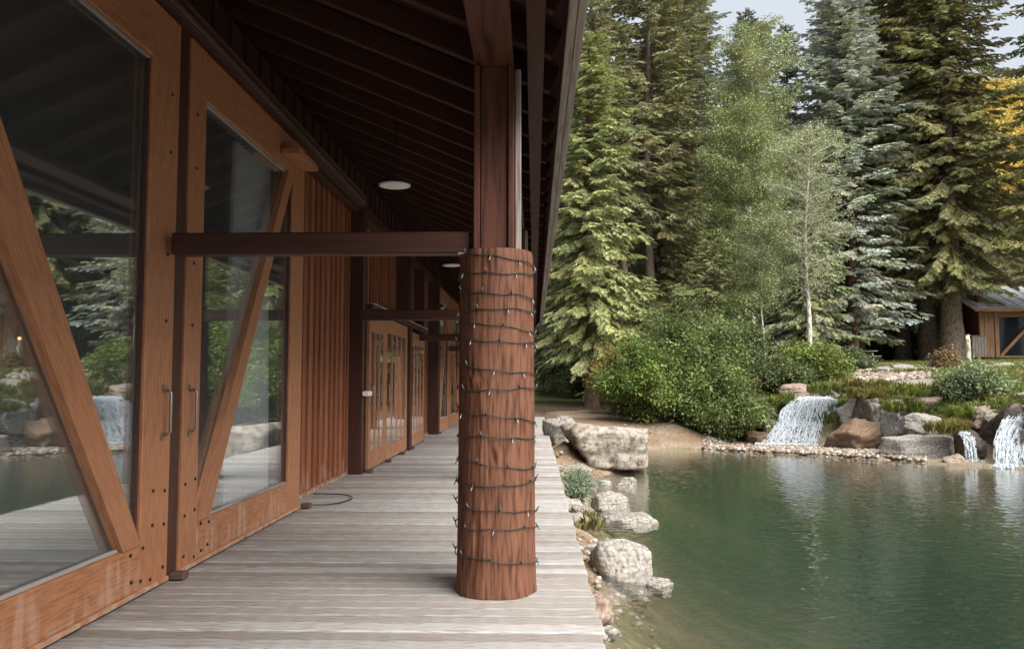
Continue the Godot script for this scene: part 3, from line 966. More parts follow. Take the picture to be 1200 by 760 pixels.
func make_grass() -> void:
	rng.seed = 901
	for v in 3:
		var at := []
		var tint := []
		for k in 7000:
			var e := pow(rf(0, 1), 1.5) * 26.0 + 0.6
			var s := rf(0.29, 0.78)
			var z := -(cliff(s) + e)
			var x := s * -z
			if hills.get_noise_2d(x * 3.0, z * 3.0 + v * 40.0) < -0.22 and e < 10.0: continue
			if s > 0.375 and s < 0.475 and e > 3.2 and e < 8.5: continue
			var size := rf(0.12, 0.30) if e < 9.0 else rf(0.05, 0.10)
			var w := size * rf(0.9, 1.5)
			var c := Color(0.19, 0.23, 0.065).lerp(Color(0.30, 0.25, 0.12), clampf(hills.get_noise_2d(x * 4.0, z * 4.0) * 2.0, 0.0, 0.8))
			at.append(Transform3D(Basis.from_euler(Vector3(0, rf(0, TAU), 0)).scaled(Vector3(w, size, w)), on(x, z)))
			tint.append(shade(c * 1.4, 0.2))
		tag(multi(self, "grass", tufts[v], M["blades"], at, tint), ["tufted green grass between the boulders and over the lawn", "longer mixed grass between the boulders and over the lawn", "fine grass between the boulders and over the lawn"][v], "grass", "ground grass", "stuff")
	# grass hanging over single boulders
	var spots := [[9.85, 0.8, -25.2, 0.55, 40], [10.35, 0.45, -24.0, 0.5, 46], [10.5, 0.9, -24.0, 0.5, 40], [10.45, 0.02, -21.65, 0.5, 60], [11.1, 0.35, -22.2, 0.42, 50], [9.3, 0.95, -26.2, 0.8, 60], [10.1, 1.0, -25.8, 0.7, 60], [13.0, 0.8, -23.0, 0.5, 30], [8.0, 0.55, -27.3, 0.4, 30], [11.2, 0.9, -24.6, 0.5, 30]]
	for i in spots.size():
		var e: Array = spots[i]
		var at := []
		var tint := []
		for k in int(e[4]):
			var p := Vector3(rf(-1, 1) * e[3], rf(-0.12, 0.05), rf(-0.4, 0.4) * e[3])
			var size := rf(0.2, 0.4)
			at.append(Transform3D(Basis.from_euler(Vector3(rf(0.0, 0.7), rf(-0.6, 0.6), 0)).scaled(Vector3(size, size, size)), p))
			tint.append(shade(Color(0.24, 0.29, 0.07) if i % 3 else Color(0.3, 0.27, 0.08), 0.2))
		var o := multi(self, "grass_clump", tufts[i % 3], M["blades"], at, tint)
		o.position = Vector3(e[0], e[1] + 0.1, e[2] + 0.3)
		tag(o, "grass clump hanging over the boulders of the rock bank", "grass", "grass clumps on the boulders", "stuff")
	# dry yellowish tuft beside the deck
	var at2 := []
	var tint2 := []
	for k in 26:
		var p := Vector3(rf(-0.16, 0.16), 0, rf(-0.4, 0.4))
		var size := rf(0.16, 0.3)
		at2.append(Transform3D(Basis.from_euler(Vector3(0, rf(0, TAU), 0)).scaled(Vector3(size, size, size)), p))
		tint2.append(shade(Color(0.26, 0.23, 0.09), 0.2))
	var dry := multi(self, "dry_grass", tufts[0], M["blades"], at2, tint2)
	dry.position = Vector3(0.68, -0.62, -11.4)
	tag(dry, "dry yellowish grass tuft on the mud beside the boardwalk", "grass", "", "stuff")

# ------------------------------------------------------------------ rocks and falls
func boulder(label: String, m: String, at: Vector3, s: Vector3, sd: int, turn := 0.0, group := "", rough := 0.06, blocky := false) -> void:
	# at: middle of the base
	var o := put(self, "boulder", rock_mesh(sd, s * (1.18 if blocky else 1.0), rough * (0.8 if blocky else 1.0), 40 if blocky else 22, 64 if blocky else 34, 11, blocky), M[m], at + Vector3(0, s.y * 0.44, 0), Basis.from_euler(Vector3(0, turn, 0)))
	tag(o, label, "boulder", group)

func make_rocks() -> void:
	boulder("huge pale cracked flat-topped boulder at the water's edge by the boardwalk", "stone_big", Vector3(1.62, -0.66, -18.9), Vector3(1.92, 1.16, 1.5), 3, 0.0, "", 0.075, true)
	boulder("pale upright boulder behind the huge cracked one, against the boardwalk", "stone_pale", Vector3(0.72, -0.3, -20.7), Vector3(0.7, 0.8, 0.7), 8, 0.4, "", 0.06, true)
	boulder("squarish pale block of stone standing in shallow water close to the boardwalk", "stone_pale", Vector3(0.93, -0.76, -9.0), Vector3(0.6, 0.42, 0.46), 12, 0.15, "", 0.05, true)
	boulder("small pale stone in the water just beyond the squarish block", "stone_pale", Vector3(1.24, -0.76, -8.4), Vector3(0.26, 0.16, 0.24), 17, 0.7, "", 0.06, true)
	boulder("low flat pale stone lying at the waterline, with a pointed end", "stone_pale", Vector3(1.36, -0.76, -12.2), Vector3(0.7, 0.2, 0.45), 21, 0.1, "", 0.06, true)
	boulder("pale slab of stone leaning just behind the pointed flat stone", "stone_pale", Vector3(1.18, -0.74, -13.4), Vector3(0.58, 0.34, 0.45), 24, 0.5, "", 0.06, true)
	boulder("little white stone in the water in front of the huge cracked boulder", "stone_pale", Vector3(1.8, -0.78, -16.2), Vector3(0.4, 0.3, 0.32), 27, 1.2, "", 0.06, true)
	boulder("tiny white stone at the foot of the boardwalk in the shallows", "stone_pale", Vector3(0.6, -0.73, -6.85), Vector3(0.16, 0.13, 0.14), 29, 0.2)
	boulder("grey-brown stone tucked under the huge cracked boulder", "stone_grey", Vector3(0.86, -0.62, -17.0), Vector3(0.55, 0.3, 0.45), 33, 0.2)
	rng.seed = 62
	for k in 12:
		var z := rf(-16.8, -14.4) if k < 6 else rf(-12.6, -7.2)
		var x := rf(0.62, 1.5) if k < 6 else rf(0.5, 0.9)
		var w := rf(0.14, 0.34)
		boulder("small bank stone half sunk in the mud beside the boardwalk", ["stone_grey", "stone_pink", "stone_pale"][k % 3], Vector3(x, maxf(ground(x, z), -0.72) - w * 0.15, z), Vector3(w * 1.3, w * 0.8, w), 300 + k, rf(0, 6), "small stones in the mud by the boardwalk")
	for k in 7:
		var x := rf(1.4, 2.9)
		var z := -6.2 - rf(0.0, 2.4)
		boulder("brown stone lying under the shallow water by the boardwalk", "stone_brown", Vector3(x, ground(x, z) - 0.05, z), Vector3(rf(0.2, 0.5), rf(0.1, 0.18), rf(0.2, 0.4)), 330 + k, rf(0, 6), "stones under the shallow water")
	# rock bank with the falls
	var list := [
		["flat slab of rock at the lip of the wide waterfall", "stone_pink", 8.75, 0.7, -27.7, 1.35, 0.55, 1.0, 41],
		["pale pinkish boulder on a bigger brown one beside the wide waterfall", "stone_pale", 9.85, 0.1, -25.3, 1.1, 0.7, 0.9, 42],
		["big brown rounded boulder at the foot of the wide waterfall", "stone_brown", 9.5, -0.78, -24.7, 1.75, 0.95, 1.2, 43],
		["mossy grey boulder with grass on top in the middle of the rock bank", "stone_pale", 10.65, 0.0, -24.4, 1.1, 0.85, 1.0, 44],
		["pale smooth boulder below the mossy grey boulder", "stone_pale", 10.5, -0.12, -23.0, 1.05, 0.6, 0.9, 45],
		["wide pinkish boulder overgrown with hanging grass at the waterline", "stone_pale", 10.1, -0.8, -22.1, 1.5, 0.75, 1.0, 46],
		["dark wet rock between the trickle and the narrow waterfall", "stone_wet", 10.85, -0.72, -21.2, 0.5, 0.75, 0.6, 47],
		["rounded brown boulder beside the head of the narrow waterfall", "stone_pink", 11.75, 0.1, -22.0, 0.95, 0.6, 0.8, 48],
		["dark wet boulder at the foot of the narrow waterfall, far side", "stone_wet", 12.35, -0.72, -19.75, 0.9, 0.85, 0.8, 49],
		["brown boulder above the narrow waterfall", "stone_grey", 13.0, 0.5, -22.0, 0.75, 0.5, 0.7, 50],
		["pale boulder beside the round bush above the narrow waterfall", "stone_pale", 13.1, 0.6, -23.6, 0.65, 0.5, 0.6, 51],
		["long pale boulder on the plateau in front of the path", "stone_pale", 17.9, 1.38, -33, 1.1, 0.62, 0.8, 52],
		["pale boulder on the plateau farther along from the long pale one", "stone_pale", 18.7, 1.42, -32, 1.1, 0.55, 0.8, 53],
		["tall pale boulder beside the rusty weeds at the path light", "stone_pink", 16.9, 1.6, -35, 1.2, 0.8, 0.9, 54],
		["grey boulder at the back of the gravel patch", "stone_grey", 14.9, 1.5, -34, 0.8, 0.5, 0.7, 55],
		["brownish low boulder at the corner of the gravel patch", "stone_grey", 13.9, 1.42, -33.4, 1.2, 0.5, 0.8, 56],
		["pale boulder set against the round bush on its lower side", "stone_pale", 11.6, 0.2, -24.6, 0.75, 0.6, 0.7, 57],
		["flat reddish rock at the waterline below the trickle", "stone_pink", 10.25, -0.74, -20.7, 0.6, 0.28, 0.5, 58],
		["dark rock face behind the wide waterfall", "stone_wet", 8.95, -0.85, -27.6, 2.1, 1.65, 1.2, 59],
		["dark lower rock under the spread foot of the wide waterfall", "stone_wet", 7.85, -0.85, -27.5, 1.7, 1.05, 1.0, 60],
		["dark rock face behind the narrow waterfall", "stone_wet", 11.95, -0.8, -21.3, 1.2, 1.4, 0.9, 61],
		["mossy brown rock at the lower edge of the wide waterfall", "stone_brown", 7.0, -0.72, -26.7, 0.9, 0.45, 0.6, 62],
		["brown boulder filling the bank beyond the narrow waterfall", "stone_brown", 12.8, -0.75, -20.2, 1.5, 1.2, 1.1, 63],
		["grey boulder stacked above the brown one beyond the narrow waterfall", "stone_grey", 13.6, 0.0, -21.0, 1.2, 0.9, 1.0, 64],
		["dark boulder behind the pinkish grass-hung one, by the slit trickle", "stone_wet", 10.0, -0.6, -24.9, 1.0, 1.3, 0.8, 65],
		["brown block under the pale smooth boulder", "stone_brown", 10.75, -0.75, -22.7, 1.3, 0.8, 0.9, 66],
	]
	rng.seed = 640
	for k in 22:
		var s0 := rf(0.36, 0.66)
		var e0 := rf(0.3, 2.6)
		var z0 := -(cliff(s0) + e0)
		var w := rf(0.28, 0.62)
		boulder("small pale rock wedged among the grass and boulders of the rock bank", ["stone_pale", "stone_grey", "stone_pale", "stone_pink"][k % 4], on(s0 * -z0, z0) - Vector3(0, w * 0.1, 0), Vector3(w * 1.3, w * 0.75, w), 360 + k, rf(0, 6), "small rocks of the rock bank", 0.07, true)
	for e in list:
		boulder(e[0], e[1], Vector3(e[2], e[3], e[4]), Vector3(e[5], e[6], e[7]) * Vector3(1.04, 1.04, 1.04), e[8], e[8] * 1.7, "", 0.07, true)
	# gravel bar and gravel patch
	var low := rock_mesh(5, Vector3(1, 0.7, 0.85), 0.05, 5, 7, 6)
	for g in 2:
		rng.seed = 700 + g
		var at := []
		var tint := []
		for k in 5200 if g == 0 else 1800:
			var x: float
			var z: float
			if g == 0:
				var s := rf(0.2, 0.46)
				var a := -(cliff(s) + 0.9)
				x = 0.0
				z = lerpf(-26.8, -20.3, pow(rf(0, 1), 1.0))
				x = s * -z
				var d := pond_d(x, z)
				if d < -0.12 or z < a or d > 3.2: continue
			else:
				z = rf(-29.0, -34.5)
				x = -z * rf(0.375, 0.475)
			var size := rf(0.05, 0.13) if g == 0 else rf(0.08, 0.24)
			at.append(Transform3D(Basis.from_euler(Vector3(rf(-0.3, 0.3), rf(0, TAU), rf(-0.3, 0.3))).scaled(Vector3(size, size, size)), on(x, z) + Vector3(0, size * 0.15, 0)))
			tint.append(shade([Color(0.42, 0.36, 0.30), Color(0.30, 0.22, 0.16), Color(0.52, 0.48, 0.43), Color(0.22, 0.15, 0.10)][rng.randi() % 4], 0.2))
		tag(multi(self, "gravel", low, M["pebble"], at, tint), ["brown and pale pebbles of the gravel bar at the foot of the falls", "pale cobbles of the gravel patch on the plateau"][g], "gravel", "", "stuff")
	rng.seed = 733
	var at3 := []
	var tint3 := []
	for k in 900:
		var z := rf(-30.0, -6.4)
		var d0 := 0.45
		var x := 0.5 + rf(0.0, 1.0) * (0.75 if z > -18.0 else 3.2)
		var d := pond_d(x, z)
		if d < -0.5 or d > 1.6: continue
		var size := rf(0.03, 0.1)
		at3.append(Transform3D(Basis.from_euler(Vector3(rf(-0.3, 0.3), rf(0, TAU), rf(-0.3, 0.3))).scaled(Vector3(size, size, size)), on(x, z) + Vector3(0, size * 0.1, 0)))
		tint3.append(shade([Color(0.36, 0.30, 0.25), Color(0.22, 0.15, 0.10), Color(0.46, 0.42, 0.38)][rng.randi() % 3], 0.2))
	tag(multi(self, "gravel", low, M["pebble"], at3, tint3), "loose stones on the muddy bank along the boardwalk", "gravel", "", "stuff")

# strands of white water that follow a fall from its lip to its foot; rows: [left, right] from top to bottom
func waterfall(label: String, rows: Array, strands: int, w0: float, w1: float, sd: int) -> void:
	rng.seed = sd
	var base: Vector3 = (rows[-1][0] + rows[-1][1]) / 2.0
	var t := thing("waterfall", base, label, "waterfall")
	var b := MB.new()
	var sheet := MB.new()
	var point := func(u: float, v: float) -> Vector3:
		var f := v * (rows.size() - 1)
		var k := mini(int(f), rows.size() - 2)
		var a: Vector3 = (rows[k][0] as Vector3).lerp(rows[k][1], u)
		var c: Vector3 = (rows[k + 1][0] as Vector3).lerp(rows[k + 1][1], u)
		return a.lerp(c, f - k)
	var cols := 40
	var steps := 26
	for j in steps + 1:
		for i in cols + 1:
			var u := float(i) / cols
			var v := float(j) / steps
			var p: Vector3 = point.call(u, v) - base
			p.z += 0.02 + 0.07 * lumps.get_noise_3d(u * 26.0, v * 5.0, sd)
			sheet.vert(p, Vector3(0, 0.3, 1), Vector2(u, v))
	for j in steps:
		for i in cols:
			var a := j * (cols + 1) + i
			if lumps.get_noise_3d(i * 0.9, j * 0.28, sd + 40.0) < -0.12: continue
			sheet.face(a, a + 1, a + cols + 2); sheet.face(a, a + cols + 2, a + cols + 1)
	sheet.smooth()
	put(t, "water_sheet", sheet.commit(), M["thin_water"], base)
	for i in strands:
		var u := rf(0.0, 1.0)
		var v0 := 0.0 if rf(0, 1) < 0.2 else rf(0.0, 0.8)
		var v1 := minf(1.0, v0 + rf(0.12, 0.4))
		var w := rf(w0, w1)
		var drift := rf(-0.04, 0.04)
		var wob := rf(0.004, 0.022)
		var phase := rf(0, TAU)
		var outw := rf(0.0, 0.14)
		var prev := []
		var n := 12
		for k in n + 1:
			var v := lerpf(v0, v1, float(k) / n)
			var p: Vector3 = point.call(clampf(u + drift * k / n + wob * sin(v * 17.0 + phase), 0.0, 1.0), v) - base
			p.z += outw + rf(-0.015, 0.015)
			var ww := w * (0.35 + 0.65 * sin(PI * clampf(float(k) / n * 0.9 + 0.08, 0, 1))) * rf(0.75, 1.25)
			var l := b.vert(p + Vector3(-ww, 0, rf(-0.02, 0.02)), Vector3(-0.4, 0.3, 1).normalized(), Vector2(0, v))
			var m := b.vert(p + Vector3(0, 0, 0.02), Vector3(0, 0.3, 1).normalized(), Vector2(0.5, v))
			var r := b.vert(p + Vector3(ww, 0, rf(-0.02, 0.02)), Vector3(0.4, 0.3, 1).normalized(), Vector2(1, v))
			if k > 0:
				b.face(prev[0], prev[1], m); b.face(prev[0], m, l)
				b.face(prev[1], prev[2], r); b.face(prev[1], r, m)
			prev = [l, m, r]
	# broken drops and clots of water between the strands
	for i in strands * 3:
		var v := pow(rf(0.0, 1.0), 0.8)
		var c: Vector3 = point.call(rf(0.0, 1.0), v) - base + Vector3(0, rf(-0.03, 0.03), rf(0.0, 0.16))
		var w := rf(0.008, 0.026)
		var h := rf(0.02, 0.07)
		var first := b.v.size()
		for k in 6:
			var d: Vector3 = [Vector3.UP, Vector3.DOWN, Vector3.LEFT, Vector3.RIGHT, Vector3.FORWARD, Vector3.BACK][k]
			b.vert(c + Vector3(d.x * w, d.y * h, d.z * w) * rf(0.6, 1.3), d, Vector2.ZERO)
		for q in [[0, 2, 4], [0, 4, 3], [0, 3, 5], [0, 5, 2], [1, 2, 4], [1, 4, 3], [1, 3, 5], [1, 5, 2]]:
			b.face(first + q[0], first + q[1], first + q[2])
	put(t, "falling_water", b.commit(), M["white_water"], base)
	# broken foam at the foot
	var f := MB.new()
	for i in int(strands * 1.4):
		var p: Vector3 = point.call(rf(-0.05, 1.05), 1.0) - base
		p += Vector3(rf(-0.1, 0.1), rf(-0.02, 0.05), rf(-0.05, 0.3))
		var r := rf(0.02, 0.06)
		var first := f.v.size()
		for k in 6:
			var d: Vector3 = [Vector3.UP, Vector3.DOWN, Vector3.LEFT, Vector3.RIGHT, Vector3.FORWARD, Vector3.BACK][k]
			f.vert(p + d * r * rf(0.6, 1.3), d, Vector2.ZERO)
		for q in [[0, 2, 4], [0, 4, 3], [0, 3, 5], [0, 5, 2], [1, 2, 4], [1, 4, 3], [1, 3, 5], [1, 5, 2]]:
			f.face(first + q[0], first + q[1], first + q[2])
	put(t, "foam", f.commit(), M["white_water"], base).set_meta("kind", "stuff")

func make_falls() -> void:
	waterfall("wide white waterfall spreading over dark rock onto the gravel bar", [
		[Vector3(8.35, 0.86, -27.5), Vector3(9.45, 0.84, -27.0)],
		[Vector3(8.2, 0.78, -27.0), Vector3(9.5, 0.74, -26.5)],
		[Vector3(7.85, 0.42, -26.85), Vector3(9.45, 0.4, -26.3)],
		[Vector3(7.65, 0.0, -26.7), Vector3(9.4, 0.0, -26.2)],
		[Vector3(7.25, -0.4, -26.4), Vector3(9.3, -0.4, -26.0)],
		[Vector3(6.95, -0.62, -26.1), Vector3(9.2, -0.64, -25.8)]], 380, 0.006, 0.026, 811)
	waterfall("narrow white waterfall tumbling between brown boulders at the rock bank", [
		[Vector3(12.00, 0.68, -21.4), Vector3(12.70, 0.70, -21.1)],
		[Vector3(11.70, 0.52, -21.05), Vector3(12.60, 0.50, -20.75)],
		[Vector3(11.20, 0.2, -20.6), Vector3(12.30, 0.2, -20.35)],
		[Vector3(10.95, -0.08, -20.3), Vector3(11.90, -0.08, -20.1)],
		[Vector3(10.80, -0.43, -20.05), Vector3(11.65, -0.43, -19.85)],
		[Vector3(10.75, -0.66, -19.9), Vector3(11.60, -0.66, -19.7)]], 170, 0.006, 0.024, 823)
	waterfall("thin trickle of water beside the pinkish grass-hung boulder", [
		[Vector3(10.55, 0.1, -21.2), Vector3(10.8, 0.1, -21.2)],
		[Vector3(10.54, -0.1, -20.9), Vector3(10.78, -0.1, -20.9)],
		[Vector3(10.52, -0.66, -20.75), Vector3(10.78, -0.66, -20.75)]], 26, 0.01, 0.022, 829)
	waterfall("thread of falling water in the dark slit between mossy boulders", [
		[Vector3(10.2, 0.72, -24.1), Vector3(10.28, 0.72, -24.1)],
		[Vector3(10.2, 0.35, -23.75), Vector3(10.28, 0.35, -23.75)],
		[Vector3(10.2, 0.02, -23.65), Vector3(10.28, 0.02, -23.65)]], 8, 0.008, 0.014, 839)

# ------------------------------------------------------------------ the lodge
const WX := -2.47      # plane of the door faces
const SX := -2.72      # plane of the siding boards
const EAVE := 0.288
const SLOPE := 0.42

func soffit(x: float) -> float:
	return 3.36 + SLOPE * (EAVE - x)

func bolt(parent: Node, at: Vector3) -> void:
	put(parent, "bolt", bolt_mesh, M["iron"], at, Basis(Vector3.FORWARD, PI / 2))

var bolt_mesh: CylinderMesh

func pull_handle(parent: Node, z: float) -> void:
	var x := WX
	var b := MB.new()
	b.tube([Vector3(x, 1.285, z), Vector3(x + 0.035, 1.285, z), Vector3(x + 0.055, 1.265, z), Vector3(x + 0.055, 1.14, z), Vector3(x + 0.055, 1.015, z), Vector3(x + 0.035, 0.995, z), Vector3(x, 0.995, z)], [0.011, 0.011, 0.011, 0.011, 0.011, 0.011, 0.011], 8, true)
	for y in [1.30, 0.98]:
		b.tube([Vector3(x - 0.002, y, z), Vector3(x + 0.008, y, z)], [0.026, 0.024], 12, true)
	var o := put(parent, "handle", b.commit(), M["steel"], Vector3.ZERO)
	o.position = -origin(parent)

func panes(parent: Node, x: float, y0: float, y1: float, z0: float, z1: float) -> void:
	var box := BoxMesh.new()
	box.size = Vector3(0.008, y1 - y0, absf(z1 - z0))
	var p := put(parent, "pane", box, M["glass"], Vector3(x, (y0 + y1) / 2, (z0 + z1) / 2))
	var film := QuadMesh.new()
	film.size = Vector2(absf(z1 - z0), y1 - y0)
	var f := put(parent, "coating", film, M["glass_coating"], Vector3(x - 0.02, (y0 + y1) / 2, (z0 + z1) / 2), Basis(Vector3.UP, PI / 2))

# sliding door whose brace runs from its low corner at z_low to its high corner at z_high (distances along the boardwalk)
func sliding_door(lodge: Node3D, z0: float, z1: float, st0: float, st1: float, low_at_start: bool, bw: float, top: float, label := "") -> void:
	var d := Node3D.new()
	d.name = "sliding_door"
	lodge.add_child(d, true)
	d.position = Vector3(WX, 0, -(z0 + z1) / 2) - origin(lodge)
	if label != "": d.set_meta("label", label)
	var x0 := WX - 0.055
	block(d, "stile", Vector3(x0, 0.035, -z0), Vector3(WX, top, -(z0 + st0)), M["door_wood"])
	block(d, "stile", Vector3(x0, 0.035, -(z1 - st1)), Vector3(WX, top, -z1), M["door_wood"])
	block(d, "bottom_rail", Vector3(x0 + 0.002, 0.05, -(z0 + st0)), Vector3(WX - 0.002, 0.325, -(z1 - st1)), M["rail_wood"], 0.005, true)
	block(d, "top_rail", Vector3(x0 + 0.002, 3.46, -(z0 + st0)), Vector3(WX - 0.002, top - 0.002, -(z1 - st1)), M["door_wood"])
	block(d, "drip_rail", Vector3(x0, 0.02, -z0 - 0.01), Vector3(WX + 0.02, 0.05, -z1 + 0.01), M["rail_wood"], 0.005, true)
	# glazing beads round the opening
	for e in [[0.325, 0.345], [3.44, 3.46]]:
		block(d, "bead", Vector3(x0 + 0.01, e[0], -(z0 + st0)), Vector3(WX - 0.022, e[1], -(z1 - st1)), M["grey_timber"], 0.003)
	for e in [z0 + st0 + 0.009, z1 - st1 - 0.009]:
		block(d, "bead", Vector3(x0 + 0.01, 0.345, -e - 0.009), Vector3(WX - 0.022, 3.44, -e + 0.009), M["dark_timber"], 0.003)
	var a := z0 + st0
	var c := z1 - st1
	var half := bw * 0.62
	var lo := Vector3(WX + 0.004, 0.42, -(a + half)) if low_at_start else Vector3(WX + 0.004, 0.42, -(c - 0.10))
	var hi := Vector3(WX + 0.004, 3.40, -(c - half * 0.6)) if low_at_start else Vector3(WX + 0.004, 3.40, -(a + 0.245))
	var along := (hi - lo).normalized()
	lo -= Vector3(0.036, 0, 0); hi -= Vector3(0.036, 0, 0)
	brace(d, lo, hi, bw, 0.08, low_at_start, a, c)
	panes(d, x0 + 0.012, 0.32, 3.465, -(a - 0.01), -(c + 0.01))
	var stile_z := z0 + st0 * 0.5 if low_at_start else z1 - st1 * 0.5
	pull_handle(d, -(z0 + 0.10 if low_at_start else z1 - 0.13))
	var sg := 1.0 if low_at_start else -1.0
	var edge := z0 if low_at_start else z1
	for e in [[0.07, 0.62], [0.07, 0.40], [0.07, 0.12], [0.24, 0.64], [0.24, 0.42], [0.36, 0.30], [0.52, 0.285], [0.5, 0.12], [0.38, 0.10], [0.25, 0.08]]:
		bolt(d, Vector3(WX, e[1], -(edge + sg * e[0])))
	for y in [1.75, 2.2, 2.9, 3.3]:
		bolt(d, Vector3(WX, y, -(edge + sg * 0.12)))

# brace cut to fit the corner: a prism with level ends
func brace(parent: Node, lo: Vector3, hi: Vector3, w: float, t: float, low_at_start: bool, a: float, c: float) -> void:
	var run := Vector3(0, hi.y - lo.y, hi.z - lo.z)
	var hz := w / absf(run.normalized().y) / 2.0
	var y0 := 0.326
	var y1 := 3.459
	var at := func(y: float) -> float: return lo.z + run.z * (y - lo.y) / run.y
	var b := MB.new()
	var x0 := lo.x - t / 2 + 0.02
	var x1 := lo.x + t / 2
	var za := [at.call(y0) - hz, at.call(y0) + hz, at.call(y1) + hz, at.call(y1) - hz]
	for k in 4: za[k] = clampf(za[k], -c, -a)
	var ys := [y0, y0, y1, y1]
	var L := run.length()
	var off := roff()
	for x in [x0, x1]:
		var nn := Vector3(1 if x == x1 else -1, 0, 0)
		b.quad(Vector3(x, ys[0], za[0]), Vector3(x, ys[1], za[1]), Vector3(x, ys[2], za[2]), Vector3(x, ys[3], za[3]), nn, Vector2(0, 0) + off, Vector2(w, 0) + off, Vector2(w, L) + off, Vector2(0, L) + off)
	for e in [[1, 2], [3, 0], [0, 1], [2, 3]]:
		var p := Vector3(0, ys[e[0]], za[e[0]])
		var q := Vector3(0, ys[e[1]], za[e[1]])
		var nn := (q - p).cross(Vector3.RIGHT).normalized()
		var mid := (p + q) / 2 - Vector3(0, (y0 + y1) / 2, (za[0] + za[1] + za[2] + za[3]) / 4)
		if nn.dot(mid) < 0: nn = -nn
		b.quad(p + Vector3(x0, 0, 0), p + Vector3(x1, 0, 0), q + Vector3(x1, 0, 0), q + Vector3(x0, 0, 0), nn, Vector2(0.5, 0) + off, Vector2(0.58, 0) + off, Vector2(0.58, p.distance_to(q)) + off, Vector2(0.5, p.distance_to(q)) + off)
	var o := put(parent, "brace", b.commit(), M["door_wood"])
	o.position = -origin(parent)

# narrow glazed door with upright bars
func glazed_door(lodge: Node3D, z0: float, z1: float, top: float, bars: int) -> void:
	var d := Node3D.new()
	d.name = "glazed_door"
	lodge.add_child(d, true)
	d.position = Vector3(WX, 0, -(z0 + z1) / 2) - origin(lodge)
	var x0 := WX - 0.055
	var sw := 0.15
	block(d, "stile", Vector3(x0, 0.03, -z0), Vector3(WX, top, -(z0 + sw)), M["door_wood"])
	block(d, "stile", Vector3(x0, 0.03, -(z1 - sw)), Vector3(WX, top, -z1), M["door_wood"])
	block(d, "bottom_rail", Vector3(x0 + 0.002, 0.03, -(z0 + sw)), Vector3(WX - 0.002, 0.27, -(z1 - sw)), M["rail_wood"], 0.005, true)
	block(d, "top_rail", Vector3(x0 + 0.002, top - 0.24, -(z0 + sw)), Vector3(WX - 0.002, top, -(z1 - sw)), M["door_wood"])
	for k in bars:
		var z := lerpf(z0 + sw, z1 - sw, (k + 1.0) / (bars + 1.0))
		block(d, "glazing_bar", Vector3(x0 + 0.004, 0.27, -z + 0.028), Vector3(WX + 0.001, top - 0.24, -z - 0.028), M["door_wood"], 0.004)
	panes(d, WX - 0.012, 0.265, top - 0.235, -(z0 + sw - 0.005), -(z1 - sw + 0.005))
	pull_handle(d, -(z0 + 0.075))

